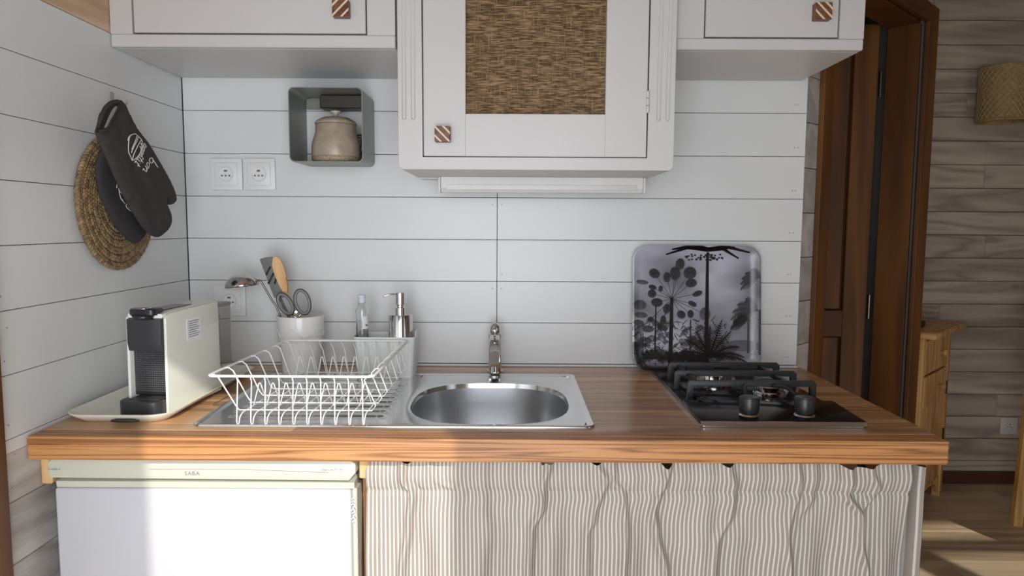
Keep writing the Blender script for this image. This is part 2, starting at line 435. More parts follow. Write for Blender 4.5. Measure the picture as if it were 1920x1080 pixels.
# door leaf standing open behind the doorway
YD = .69; dxr = at(1638, 300, 1, YD).x; dtop = at(1645, 45, 1, YD).z
za, zb = at(1560, 631, 1, YD).z, at(1560, 582, 1, YD).z
x_in = at(1594, 300, 1, YD).x
dr = sroot('door_1')
dl = dxr-.78
obj('stile', box(x_in, dxr, YD, YD+.038, .01, dtop, .002), brown_z, dr)
obj('stile', box(dl, dl+.10, YD, YD+.038, .01, dtop, .002), brown_z, dr)
for (a, b) in ((za, zb), (dtop-.06, dtop), (.01, .2)):
    obj('rail', box(dl+.10, x_in-.0005, YD, YD+.038, a, b, .001), brown_x, dr)
for (a, b) in ((.2, za), (zb, dtop-.06)):
    obj('panel', box(dl+.10, x_in-.007, YD+.009, YD+.028, a+.002, b-.002, .004), brown_z, dr)
    obj('panel_groove', box(x_in-.008, x_in-.0005, YD+.016, YD+.026, a, b), plain('groove_red', (.05,.012,.006), .6), dr)
for yy in (575, 158):
    zc = at(1645, yy, 1, YD).z
    obj('hinge', box(dxr+.004, dxr+.012, YD-.006, YD+.004, zc-.045, zc+.045, .002), chrome, dr)

# far wall, floor, ceiling, shell
wf = struct('wall_far', box(-.9, XE, YF+.0135, YF+.1, 0, ZC), dark_gap)
zf0 = at(1800, 484, 1, YF).z; dzf = (at(1800, 38, 1, YF).z - zf0)/10
k = int(-zf0/dzf)-1
while zf0 + k*dzf < ZC:
    z = max(0, zf0+k*dzf); z1 = min(ZC, zf0+(k+1)*dzf); k += 1
    if z1-z < .02: continue
    xs = [pE.x-.02] + sorted(random.uniform(pE.x+.2, XE-.2) for _ in range(1)) + [XE]
    for a, b in zip(xs, xs[1:]): board(wf, box(a+.0006, b-.0006, YF, YF+.013, z+.0012, z1-.0012, .0015), grey_x)
struct('baseboard_far', box(pE.x-.02, XE, YF-.014, YF, 0, .062, .002), skirt)
fl = struct('floor', box(-1.0, XE+.05, YR-1.2, YF+.1, -.06, -.0125), dark_gap)
y = YR
row = 0
while y < YF:
    y1 = min(y+.125, YF)
    off = random.uniform(0, 1.1); xs = [-.92]
    while xs[-1] < XE: xs.append(min(XE, (xs[-1] + (1.25 if len(xs) > 1 else .2+off))))
    for a, b in zip(xs, xs[1:]):
        if b-a > .02: board(fl, box(a+.0006, b-.0006, y+.0006, y1-.0006, -.0125, 0, .0006), floor_wood, 'floor_board')
    y = y1
cl = struct('ceiling', box(-1.0, XE+.05, YR-.1, YF+.1, ZC+.013, ZC+.1), ceil_wood)
struct('wall_right', box(XE, XE+.08, YR, YF, 0, ZC), grey_x)

# glazed front behind the viewer: posts and header throw the shadows on the worktop and floor
ZH = 2.20
struct('wall_front', bx(bx(bx(bx(NB(), -.9, .03, YR-.10, YR, 0, ZC), 0, XE, YR-.10, YR, ZH, ZC), .61, 1.62, YR-.10, YR, 0, ZH), 3.28, XE, YR-.10, YR, 0, ZH), plain('front_wall', (.60,.56,.50), .7))
struct('window_1', bx(bx(NB(), 2.70, 2.85, YR-.07, YR-.01, 0, ZH), 1.62, 3.28, YR-.07, YR-.01, 2.0, 2.05), brown_z)
struct('ground', box(-6, 8, -14, YR-.1, -.25, -.15), plain('terrace', (.36,.34,.30), .8))

# ------------------------------------------------------------------ worktop of glued staves with the sink cut-out
YW = -.628; ZW = .8345
wt = thing('worktop', 'long honey coloured pine worktop made of glued staves', 'worktop', (0, -.3, ZW))
xe0 = XL+.0015
def right_end(y): return .7585
obj('edge_board', box(xe0, right_end(0), YW, -.585, ZW, ZT, .0035, 2), pine_edge, wt)
ys = [-.585, -.545, -.49, -.435, -.38, -.325, -.27, -.215, -.16, -.128, -.075, -.0005]
for a, b in zip(ys, ys[1:]):
    cut = a > -.55 and b < -.12
    segs = [(xe0, -.565), (.13, right_end(0))] if cut else [(xe0, right_end(0))]
    for s0, s1 in segs:
        if s1-s0 > .9:
            c = random.uniform(-.5, .4); pieces = [(s0, c), (c, s1)]
        elif s1-s0 > .5 and random.random() < .8:
            c = s0 + (s1-s0)*random.uniform(.25, .75); pieces = [(s0, c), (c, s1)]
        else: pieces = [(s0, s1)]
        for p0, p1 in pieces:
            obj('stave', box(p0+.00012, p1-.00012, a+.00012, b-.00012, ZW, ZT, .0004), pine, wt)
t = thing('support_batten', 'short pale pine batten end under the worktop at the left wall', 'batten', (-.855, -.3, .78), group=None)
a = at(57, 905, 1, -.585); b = at(83, 868, 1, -.585)
bb = obj('batten', box(XL+.001, XL+.021, -.597, -.05, .779, ZW-.0005, .003), pine_pale, t)
t = thing('support_batten', 'small pale pine batten end between fridge and curtain', 'batten', (-.265, -.3, .79))
obj('batten', box(-.272, -.254, -.600, -.05, .794, ZW-.0055, .002), pine_pale, t)
struct('trim_9', box(-.2745, -.2565, -.560, -.52, 0, ZW-.045, .001), wood('side_panel_wood', (.40,.16,.06), (.55,.26,.11), 'Z', .5))

# ------------------------------------------------------------------ sink
t = thing('kitchen_sink', 'stainless steel inset sink with oval bowl and ribbed drainer', 'sink', (-.2, -.34, ZT))
sx0, sx1, sy0, sy1 = -.588, .153, -.563, -.114
bcx, bcy, bhx, bhy = -.046, -.370, .163, .168
NBW = 72
def bowl_loop(s, z, dz=0):
    out = []
    for k in range(NBW):
        a = 2*math.pi*k/NBW; c, s_ = math.cos(a), math.sin(a); n = 2.7
        q = (abs(c)**n + abs(s_)**n)**(-1/n)
        out.append(Vector((bcx + bhx*s*q*c, bcy + bhy*s*q*s_, z)))
    return out
bm = NB()
zs = ZT+.0015
# top sheet: outer rolled rim, flat, then drops into the bowl
def outer(d, z):
    out = []
    for k in range(NBW):
        a = 2*math.pi*k/NBW; c, s_ = math.cos(a), math.sin(a)
        # cast a ray from bowl centre to the rectangle
        hx = (sx1-d-bcx) if c > 0 else (bcx-(-.205)+.02); hxn = sx1-d-bcx if c > 0 else bcx-(-.222)
        hy = (sy1-d-bcy) if s_ > 0 else (bcy-(sy0+d))
        tt = min(hxn/abs(c) if abs(c) > 1e-6 else 9, hy/abs(s_) if abs(s_) > 1e-6 else 9)
        out.append(Vector((bcx+c*tt, bcy+s_*tt, z)))
    return out
loft(bm, [outer(.014, zs), bowl_loop(1.03, zs), bowl_loop(1.0, zs-.002), bowl_loop(.985, zs-.012)], (False, False))
obj('bowl_surround', bm, steel, t, smooth='auto')
bm = loft(NB(), [bowl_loop(.9855, zs-.0115), bowl_loop(.97, zs-.05), bowl_loop(.93, zs-.12), bowl_loop(.86, zs-.142), bowl_loop(.7, zs-.15), bowl_loop(.12, zs-.153)], (False, True))
obj('bowl', bm, bowlsteel, t, smooth=True)
bm = lathe(NB(), [(0,-.1505),(.03,-.1505),(.034,-.152),(.034,-.1535),(0,-.1535)], (bcx, bcy, zs), 28)
obj('drain', bm, chrome, t, smooth=True)
# drainer: sheet with pressed ribs
xd0, xd1 = sx0+.014, -.222
nx, ny = 90, 130
bm = NB(); G = []
for i in range(nx+1):
    x = xd0 + (xd1-xd0)*i/nx; rowv = []
    for j in range(ny+1):
        y = sy0+.014 + (sy1-sy0-.028)*j/ny
        ex = min(max((x-(xd0+.03))/.02, 0), 1)*min(max((xd1-.018-x)/.012, 0), 1)
        ey = min(max((y-(sy0+.04))/.01, 0), 1)*min(max((sy1-.045-y)/.01, 0), 1)
        h = .0040*(max(0, math.sin((y-sy0)*2*math.pi/.036))**.6)*ex*ey - .003*ex*ey
        rowv.append(bm.verts.new((x, y, zs+h)))
    G.append(rowv)
for i in range(nx):
    for j in range(ny): bm.faces.new((G[i][j], G[i+1][j], G[i+1][j+1], G[i][j+1]))
obj('drainer', bm, steel, t, smooth=True)
bm = NB(); P = [(sx0,sy0),(sx1,sy0),(sx1,sy1),(sx0,sy1)]
def rl(d, z): return [Vector((x, y, z)) for x, y in rrect((sx0+sx1)/2, (sy0+sy1)/2, (sx1-sx0)/2-d, (sy1-sy0)/2-d, max(.018-d*1.25, .0006), 5)]
loft(bm, [rl(0, ZT+.0002), rl(.0, ZT+.002), rl(.002, ZT+.0045), rl(.007, ZT+.0045), rl(.014, zs), rl(.014, zs-.001), rl(.01, ZT+.0002)], (False, False))
obj('rim', bm, steel, t, smooth='auto')
bm = NB()
for cs in [((sx0, -.55, sy0, sy1))]: pass
t_sheet = None

# ------------------------------------------------------------------ faucet
fx = at(928, 690, 1, -.075).x
t = thing('faucet', 'slim chrome single lever tap behind the sink bowl', 'tap', (fx, -.075, ZT))
obj('base', lathe(NB(), [(0,0),(.021,0),(.021,.004),(.019,.007),(0,.007)], (fx, -.075, ZT), 28), chrome, t, smooth='auto')
obj('body', lathe(NB(), [(0,.006),(.0165,.006),(.0165,.088),(.018,.092),(.018,.096),(.0,.096)], (fx, -.075, ZT), 28), chrome, t, smooth='auto')
bm = NB()
pr = [(-.078, ZT+.028), (-.079, ZT+.09), (-.10, ZT+.098), (-.135, ZT+.080), (-.175, ZT+.040), (-.170, ZT+.030), (-.135, ZT+.062), (-.105, ZT+.076), (-.098, ZT+.07), (-.096, ZT+.028)]
prism(bm, [(p[0]+.0, p[1]) for p in pr], fx-.0125, fx+.0125, 'X', .002)
obj('spout', bm, chrome, t, smooth='auto')
obj('aerator', lathe(NB(), [(0,0),(.009,0),(.009,.014),(0,.014)], (fx, -.172, ZT+.021), 20), chrome, t, smooth='auto')
obj('lever', lathe(NB(), [(0,0),(.0125,0),(.0135,.008),(.0125,.020),(.008,.028),(0,.030)], (fx, -.075, ZT+.096), 24), chrome, t, smooth=True)
obj('lever_arm', box(fx-.004, fx+.004, -.125, -.083, ZT+.110, ZT+.116, .002), chrome, t)

# ------------------------------------------------------------------ hob
hx0, hx1, hy0, hy1 = .347, .653, -.553, -.062
t = thing('gas_hob', 'narrow black two-burner gas hob set in the worktop', 'hob', (.5, -.3, ZT))
obj('base_plate', prism(NB(), rrect((hx0+hx1)/2, (hy0+hy1)/2, (hx1-hx0)/2, (hy1-hy0)/2, .008), ZT+.0002, ZT+.005, 'Z', .001), hob_edge, t, smooth='auto')
obj('rear_pan', prism(NB(), rrect((hx0+hx1)/2, (-.41+hy1)/2, (hx1-hx0)/2-.006, (hy1+.41)/2-.004, .006), ZT+.0052, ZT+.0075, 'Z', .0008), black_glass, t, smooth='auto')
bm = NB(); prism(bm, [(hy0+.001, ZT+.0052), (hy0+.001, ZT+.011), (hy0+.003, ZT+.0125), (-.425, ZT+.0165), (-.413, ZT+.0165), (-.407, ZT+.0052)], hx0+.001, hx1-.001, 'X', .0008)
obj('front_panel', bm, black_glass, t, smooth='auto')
obj('front_lip', box(hx0, hx1, hy0-.0015, hy0+.0012, ZT+.004, ZT+.0125, .0006), hob_edge, t)
for (px, py) in ((1404, 777), (1508, 778)):
    p = at(px, py, 2, ZT+.014)
    kb = obj('knob', lathe(NB(), [(0,.004),(.0150,.004),(.0172,.006),(.0185,.012),(.0192,.032),(.0180,.0345),(0,.0345)], (p.x, p.y, ZT+.0135), 30), knob_black, t, smooth='auto')
    obj('knob_cap', lathe(NB(), [(0,.0346),(.0155,.0346),(.0155,.0354),(0,.0356)], (p.x, p.y, ZT+.0135), 30), knob_top, kb, smooth='auto')
    obj('knob_collar', lathe(NB(), [(0,0),(.0195,0),(.0165,.003),(0,.003)], (p.x, p.y, ZT+.0135), 30), hob_edge, kb, smooth='auto')
for (cx, cy, rr) in ((.470, -.190, .048), (.555, -.325, .030)):
    bn = obj('burner', lathe(NB(), [(0,.0005),(rr*1.15,.0005),(rr*1.12,.008),(rr,.010),(rr,.020),(rr*.93,.022),(0,.022)], (cx, cy, ZT+.007), 40), chrome, t, smooth='auto')
    obj('burner_cap', lathe(NB(), [(0,.0222),(rr*.86,.0222),(rr*.88,.027),(rr*.80,.030),(0,.030)], (cx, cy, ZT+.007), 40), iron, bn, smooth='auto')
# pan supports: flat iron bars bent down at both ends
ZB = ZT+.050
bars = [(-.125, .372, .600), (-.215, .366, .610), (-.305, .366, .626)]
def strap(bm, y, a, b, zt, zb, tk=.009, hh=.011):
    prism(bm, [(a, zb), (a, zt-.006), (a+.006, zt), (b-.006, zt), (b, zt-.006), (b, zb), (b-.012, zb), (b-.012, zt-hh-.004), (b-.016, zt-hh), (a+.016, zt-hh), (a+.012, zt-hh-.004), (a+.012, zb)], y-tk/2, y+tk/2, 'Y', .001)
Yb = []
for (pr_, pl_, py_) in ((1461, 1254, 680), (1493, 1266, 695.5), (1530, 1290, 714)):
    q = at(pr_, py_, 2, ZB); l_ = at(pl_, py_, 2, ZB); Yb.append((q.y, l_.x, q.x))
for (y, a, b) in Yb:
    obj('pan_support_bar', strap(NB(), y, a, b, ZB, ZT+.0076) or NB(), iron, t) if False else None
    bm = NB(); strap(bm, y, a, b, ZB, ZT+.0078); obj('pan_support_bar', bm, iron, t, smooth='auto')
ym, yn = Yb[0][0], Yb[2][0]
xa, xb = Yb[1][1], Yb[1][2]
for x in (Yb[1][1]+.03, Yb[1][2]-.05):
    bm = NB(); prism(bm, [(yn-.0, ZB-.006), (yn+.0, ZB-.016), (ym, ZB-.016), (ym, ZB-.006)], x-.0045, x+.0045, 'X'); obj('pan_support_tie', bm, iron, t)
xf = .560
bm = NB(); tube(bm, catmull([(xf-.02, yn-.005, ZB-.01), (xf, yn-.03, ZB-.008), (xf+.012, yn-.055, ZB-.022), (xf+.014, yn-.060, ZT+.0078)], 5), .0042, 8); obj('pan_support_finger', bm, iron, t, smooth=True)
bm = NB(); tube(bm, catmull([(.48, yn-.0, ZB-.012), (.475, yn-.03, ZB-.010), (.470, yn-.055, ZB-.024), (.470, yn-.06, ZT+.0078)], 5), .0042, 8); obj('pan_support_finger', bm, iron, t, smooth=True)
for x in (.43, .53):
    bm = NB(); prism(bm, [(x-.03, ZB-.008), (x+.03, ZB-.008), (x+.03, ZB-.001), (x-.03, ZB-.001)], (ym+Yb[1][0])/2-.003, (ym+Yb[1][0])/2+.003, 'Y'); obj('pan_support_finger', bm, iron, t)
t_h = t

# ------------------------------------------------------------------ palm tray leaning on the wall
def palm_image():
    N = 512; yy, xx = np.mgrid[0:N, 0:N].astype(np.float32)/N
    rs = np.random.RandomState(4)
    def cloud(n, a):
        z = np.zeros((N, N), np.float32)
        for _ in range(3):
            gk = rs.rand(n+1, int(n*.6)+2).astype(np.float32)
            iy = yy*n; ix = xx*(gk.shape[1]-1)
            y0 = iy.astype(int); x0 = np.minimum(ix.astype(int), gk.shape[1]-2); fy, fx_ = iy-y0, ix-x0
            fy = fy*fy*(3-2*fy); fx_ = fx_*fx_*(3-2*fx_)
            z += a*((gk[y0, x0]*(1-fx_)+gk[y0, x0+1]*fx_)*(1-fy)+(gk[np.minimum(y0+1, n), x0]*(1-fx_)+gk[np.minimum(y0+1, n), x0+1]*fx_)*fy - .5)
            n *= 2; a *= .5
        return z
    I = .55 + cloud(4, .34)
    I += .06*np.exp(-((xx-.18)**2+(yy-.3)**2)/.04)
    def ell(cx, cy, rx, ry, ang, v, al=.85, soft=.2):
        c, s = math.cos(ang), math.sin(ang); u = ((xx-cx)*c+(yy-cy)*s)/rx; w_ = (-(xx-cx)*s+(yy-cy)*c)/ry
        k = np.clip((1-np.sqrt(u*u+w_*w_))/soft, 0, 1)*al
        I[:] = I*(1-k)+(v*(.8+.5*np.clip(w_*.5+.5, 0, 1)))*k
    def line(P, w0, w1, v, al=.95):
        P = [np.array(p, np.float32) for p in P]; n = len(P)-1
        for i in range(n):
            a, b = P[i], P[i+1]; d = b-a; L2 = max(float(d@d), 1e-9)
            t_ = np.clip(((xx-a[0])*d[0]+(yy-a[1])*d[1])/L2, 0, 1)
            ds = np.hypot(xx-a[0]-t_*d[0], yy-a[1]-t_*d[1]); wd_ = w0+(w1-w0)*((i+t_)/n)
            k = np.clip((wd_-ds)/.0022+.5, 0, 1)*al
            I[:] = I*(1-k)+v*k
    def frond(x, y, ang, ln, droop, v, wd_=.004, leaf=.05, n=14):
        P = []; 
        for i in range(n+1):
            s = i/n; P.append((x+math.cos(ang)*ln*s, y-math.sin(ang)*ln*s+droop*s*s))
        line(P, wd_, .0015, v)
        for i in range(2, n):
            px_, py_ = P[i]; dx_, dy_ = P[i][0]-P[i-1][0], P[i][1]-P[i-1][1]; a0 = math.atan2(dy_, dx_)
            for sg in (-1, 1):
                l = leaf*1.15*math.sin(math.pi*(i/n)**.8); aa = a0+sg*.8
                line([(px_, py_), (px_+l*math.cos(aa), py_+l*math.sin(aa)+l*.35)], .0045, .0016, v, .85)
    def Z(x, y): return ((x-70)/1025, (y-50)/985)
    # far foliage haze
    for _ in range(110):
        x = rs.uniform(.0, .72); y = rs.uniform(.62, .96); ell(x, y, rs.uniform(.015,.05), rs.uniform(.01,.03), rs.uniform(-1,1), rs.uniform(.12,.34), .6)
    for _ in range(260):
        x = rs.uniform(.0, .75); y = rs.uniform(.6, .97); a = rs.uniform(0, 6.28); l = rs.uniform(.02, .06)
        line([(x, y), (x+l*math.cos(a), y+l*math.sin(a))], .0035, .0015, rs.uniform(.05, .3), .85)
    ell(.86, .80, .16, .05, 0, .22, .5); ell(.82, .93, .17, .035, -.1, .62, .9)
    # palm with round fans
    hub = Z(390, 470)
    fans = [(455,195,40,50,.2),(415,270,46,60,0),(535,265,56,55,.4),(250,270,50,40,.5),(350,300,32,46,0),(545,345,50,38,-.2),(595,428,46,24,-.4),(555,510,40,22,.5),(465,595,40,34,.8),(540,590,28,36,0),(350,550,34,44,.2),(320,640,26,40,.1),(235,380,36,22,.3),(230,430,38,36,0),(270,500,52,38,.1),(300,390,20,26,0),(220,635,30,24,0),(290,690,22,32,0),(655,590,48,56,0)]
    for (x, y, rx, ry, a) in fans:
        c = Z(x, y); line([hub, c], .0018, .0014, .16)
        ell(c[0], c[1], rx/1025, ry/985, a, .17 if x < 640 else .3, .9)
        for q in range(7):
            aa = rs.uniform(0, 6.28); line([c, (c[0]+rx/1100*math.cos(aa), c[1]+ry/1100*math.sin(aa))], .001, .001, .08, .6)
    line([hub, Z(385, 700), Z(375, 1000)], .012, .018, .08)
    line([Z(262, 520), Z(255, 900)], .005, .007, .12); line([Z(540, 640), Z(535, 900)], .005, .006, .15)
    for (x, y, rx, ry) in ((130,520,60,44),(140,600,60,26),(120,660,50,26),(200,710,52,30),(195,800,40,24),(150,340,55,20)):
        c = Z(x, y); ell(c[0], c[1], rx/1025, ry/985, .1, .24, .85)
    # left edge stems
    for k_ in range(7): line([Z(85+k_*12, 680+k_*10), Z(110+k_*9, 980)], .003, .003, .06)
    # tall palm
    line([Z(675, 110), Z(672, 500), Z(665, 1000)], .0105, .017, .06)
    for (ex, ey, bend) in ((345,118,-60),(390,80,-50),(500,58,-20),(1005,100,-50),(920,145,-70),(880,62,-20),(560,70,-30)):
        a, b = Z(670, 80), Z(ex, ey); m_ = ((a[0]+b[0])/2, (a[1]+b[1])/2+bend/1800)
        line([a, m_, b], .017, .006, .05)
    for _ in range(46):
        c = Z(rs.uniform(500, 800), rs.uniform(115, 165)); ell(c[0], c[1], .010, .008, 0, .10, .8)
    # right palms
    for (hx_, hy_, s) in ((1070, 560, 1), (1085, 300, .7)):
        h_ = Z(hx_, hy_)
        for a in (2.0, 2.4, 2.75, 3.05, 3.35): frond(h_[0], h_[1], a, .21*s, .10*s, .2, .004, .05*s)
    for a in (2.6, 3.0, 2.2): h_ = Z(1010, 640); frond(h_[0], h_[1], a, .15, .10, .12, .005, .04)
    line([Z(1055, 590), Z(1050, 900)], .009, .009, .50); line([Z(1083, 560), Z(1080, 900)], .009, .009, .14); line([Z(1003, 620), Z(1000, 890)], .008, .009, .25)
    # foreground palm
    h_ = Z(690, 930)
    for (a, l, d_) in ((1.25,.32,.0),(1.55,.26,0),(.95,.30,.03),(.65,.30,.10),(.4,.30,.12),(2.3,.30,.08),(2.65,.30,.12),(2.0,.26,.02),(.2,.3,.10),(2.9,.2,.1)):
        frond(h_[0], h_[1], a, l, d_, .05, .009, .045, 16)
    for (x, y) in ((520, 960), (390, 960), (600, 985), (230, 950)):
        h_ = Z(x, y)
        for a in (.4, .8, 1.2, 1.6, 2.0, 2.4, 2.8): frond(h_[0], h_[1], a, .12, .04, .07, .005, .03, 9)
    gm = np.clip((yy-.955)/.03, 0, 1); I = I*(1-gm)+.09*gm
    I += rs.randn(N, N)*.015; I = np.clip(I, .02, .95)
    px = np.ones((N, N, 4), np.float32); fl_ = I[::-1]
    px[..., 0] = fl_; px[..., 1] = fl_*.99; px[..., 2] = np.clip(fl_*1.06, 0, 1)
    im = bpy.data.images.new('palm_print', N, N); im.pixels.foreach_set(px.ravel()); im.update(); im.pack()
    return im
pim = palm_image()
m_palm, nt, b = _base('palm_print', .22, 0, (.5,.5,.5))
ti = nt.nodes.new('ShaderNodeTexImage'); ti.image = pim; uvn = nt.nodes.new('ShaderNodeUVMap'); uvn.uv_map = 'UVMap'
nt.links.new(uvn.outputs[0], ti.inputs[0])
hsv = nt.nodes.new('ShaderNodeHueSaturation'); hsv.inputs['Value'].default_value = 1.0
nt.links.new(ti.outputs['Color'], hsv.inputs['Color']); nt.links.new(hsv.outputs['Color'], b.inputs['Base Color'])
tx0, tx1 = at(1184, 580, 1, -.03).x, at(1423, 580, 1, -.03).x
tz1 = at(1300, 462, 1, -.016).z; W = tx1-tx0; H = math.hypot(tz1-ZT-.002, .045)
ph = thing('picture_tray', 'square tray printed with black and white palms leaning behind the hob', 'tray', ((tx0+tx1)/2, -.050, ZT+.002))
ph.rotation_euler = (math.asin(.034/H)*-1, 0, 0); LOC[ph.name] = Vector((0,0,0))
bm = NB(); loops = []
for (d, dep) in ((0, .0), (.004, -.001), (.016, .006), (.028, .009), (.08, .010), (.13, .010)):
    loops.append([Vector((x, dep-.012, z)) for x, z in rrect(0, H/2, W/2-d, H/2-d, max(.038-d*.8, .004), 8)])
loft(bm, loops, (False, True))
rim2 = loft(bm, [loops[0], [v+Vector((0,.003,0)) for v in loops[0]], [Vector((v.x*.9, .002, (v.z-H/2)*.9+H/2)) for v in loops[0]]], (False, True))
uvl = bm.loops.layers.uv.new('UVMap')
for f in bm.faces:
    for l in f.loops: l[uvl].uv = (l.vert.co.x/W+.5, l.vert.co.z/H)
obj('tray_dish', bm, m_palm, ph, smooth='auto')

# ------------------------------------------------------------------ sockets
def socket(c, y, label, group=None, par=None, s=.0405):
    t = thing('wall_socket', label, 'socket', (c.x, y, c.z), group=group)
    obj('frame', bx(NB(), c.x-s, c.x+s, y-.008, y-.0002, c.z-s, c.z+s, .003, 2), socket_white, t, smooth='auto')
    ins = obj('insert', bx(NB(), c.x-.029*s/.0405, c.x+.029*s/.0405, y-.011, y-.0078, c.z-.029*s/.0405, c.z+.029*s/.0405, .002, 2), socket_white, t, smooth='auto')
    bm = NB()
    lathe(bm, [(0,.0),(.0165,.0),(.0175,-.0030),(.0195,-.0034),(.0195,0.001)], (0,0,0), 32)
    bmesh.ops.transform(bm, matrix=Matrix.Translation((c.x, y-.0112, c.z)) @ Matrix.Rotation(R(-90), 4, 'X') , verts=bm.verts)
    ob = obj('socket_face', bm, socket_white, ins, smooth='auto')
    ob2 = obj('pin_holes', bx(bx(bx(bx(NB(), c.x-.0115, c.x-.0075, y-.0128, y-.0115, c.z-.006, c.z-.002), c.x-.002, c.x+.002, y-.0128, y-.0115, c.z-.006, c.z-.002), c.x+.0075, c.x+.0115, y-.0128, y-.0115, c.z-.006, c.z-.002), c.x-.004, c.x+.004, y-.0128, y-.0115, c.z+.006, c.z+.0105, .001), plain('pin_grey', (.16,.15,.14), .5), ins)
    return t
socket(at(426.5, 327, 1, 0), 0, 'left one of the white sockets paired beside the wall niche')
socket(at(488, 327, 1, 0), 0, 'right one of the white sockets paired beside the wall niche')
socket(at(433, 563, 1, 0), 0, 'white wall socket low behind the coffee machine')
cfar = at(1890, 798, 1, YF)
socket(cfar, YF, 'white socket low on the grey plank wall beside the chair')

# ------------------------------------------------------------------ upper cabinets
def clip(poly, n, c):
    out = []
    for i in range(len(poly)):
        a, b = poly[i], poly[(i+1) % len(poly)]
        da, db = a[0]*n[0]+a[1]*n[1]-c, b[0]*n[0]+b[1]*n[1]-c
        if da >= 0: out.append(a)
        if da*db < 0:
            s = da/(da-db); out.append((a[0]+(b[0]-a[0])*s, a[1]+(b[1]-a[1])*s))
    return out
def square_knob(parent, cx, cz, y, s, dirn, offs):
    k = obj('knob', box(cx-s/2, cx+s/2, y-.020, y, cz-s/2, cz+s/2, .0012), knob_dark, parent)
    n = (1/math.sqrt(2), dirn/math.sqrt(2))
    bm = NB()
    for o_ in offs:
        q = [(-.5,-.5),(.5,-.5),(.5,.5),(-.5,.5)]
        q = clip(q, n, o_-.055); q = clip(q, (-n[0], -n[1]), -(o_+.055))
        if len(q) > 2: prism(bm, [(cx+a*s, cz+b*s) for a, b in q], y-.0206, y-.0195, 'Y')
    obj('inlaid_strips', bm, knob_light, k, label='pale diagonal strips')
def cabinet(name, label, x0, x1, yf, zb, door, knob, zt=2.15):
    t = thing(name, label, 'cabinet', ((x0+x1)/2, yf/2, zb))
    obj('bottom', box(x0+.001, x1-.001, yf+.018, -.0005, zb, zb+.016, .001), cab_paint, t)
    obj('side', box(x0, x0+.016, yf+.018, -.0005, zb+.016, zt, .001), cab_paint, t)
    obj('side', box(x1-.016, x1, yf+.018, -.0005, zb+.016, zt, .001), cab_paint, t)
    obj('top', box(x0, x1, yf+.018, -.0005, zt, zt+.016, .001), cab_paint, t)
    dx0, dx1, dz0 = door
    dz1 = zt-.03; e = .0016
    obj('face_frame_rail', box(x0+.0005, x1-.0005, yf, yf+.0175, zb, dz0-e, .002), cab_paint, t)
    obj('face_frame_rail', box(x0+.0005, x1-.0005, yf, yf+.0175, dz1+e, zt+.016, .002), cab_paint, t)
    obj('face_frame_stile', box(x0+.0005, dx0-e, yf, yf+.0175, dz0-e, dz1+e, .0005), cab_paint, t)
    obj('face_frame_stile', box(dx1+e, x1-.0005, yf, yf+.0175, dz0-e, dz1+e, .0005), cab_paint, t)
    obj('back', box(x0+.016, x1-.016, -.012, -.003, zb+.016, zt), dark_gap, t)
    return t, dz1, e
YU = -.312
# left
p = at(250, 62, 1, YU); q = at(687, 66, 1, YU)
t, dz1, e = cabinet('wall_cabinet', 'white wall cabinet at the left wall, knob striped upwards to the right', XL+.001, -.2475, YU, 1.6135, (p.x, q.x, p.z), None)
d = obj('door', box(p.x+e, q.x-e, YU+.0005, YU+.018, p.z+e, dz1-e, .001), cab_paint, t)
k = at(638, 15, 1, YU-.018); square_knob(d, k.x, k.z, YU+.0005, .034, -1, (-.44, -.02, .40))
# right
p2 = at(1321, 70, 1, YU); q2 = at(1572, 70, 1, YU); xr1 = at(1619, 94, 1, YU).x
t, dz1, e = cabinet('wall_cabinet', 'white wall cabinet over the hob, at the doorway end', .338, xr1, YU, 1.6135, (p2.x, q2.x, p2.z), None)
d = obj('door', box(p2.x+e, q2.x-e, YU+.0005, YU+.018, p2.z+e, dz1-e, .001), cab_paint, t)
k = at(1545, 20, 1, YU-.018); square_knob(d, k.x, k.z, YU+.0005, .034, 1, (-.34, .06, .42))
# middle, with the burlap window
YM = -.345
mx0, mx1 = at(747, 300, 1, YM).x, at(1263, 300, 1, YM).x
zbm = 1.360
t = thing('wall_cabinet', 'deep white wall cabinet over the sink with a burlap door window', 'cabinet', ((mx0+mx1)/2, YM/2, zbm))
zt = 2.15
obj('bottom', box(mx0+.006, mx1-.006, YM+.018, -.0005, zbm, zbm+.016, .001), cab_paint, t)
obj('side', box(mx0, mx0+.016, YM+.018, -.0005, zbm+.006, zt, .003), cab_paint, t)
obj('side', box(mx1-.016, mx1, YM+.018, -.0005, zbm+.006, zt, .003), cab_paint, t)
obj('top', box(mx0, mx1, YM+.018, -.0005, zt, zt+.016, .001), cab_paint, t)
obj('back', box(mx0+.016, mx1-.016, -.012, -.003, zbm+.016, zt), dark_gap, t)
ma = at(793, 294, 1, YM); mb = at(1213, 294, 1, YM); e = .0016
c_ = .010
bm = prism(NB(), [(mx0, zt), (mx0, zbm+c_), (mx0+.003, zbm+.003), (mx0+c_, zbm), (mx1-c_, zbm), (mx1-.003, zbm+.003), (mx1, zbm+c_), (mx1, zt), (mb.x+e, zt), (mb.x+e, ma.z-e), (ma.x-e, ma.z-e), (ma.x-e, zt)], YM, YM+.0175, 'Y', .0012)
ff = obj('face_frame', bm, cab_paint, t)
zg = at(757, 222, 1, YM).z
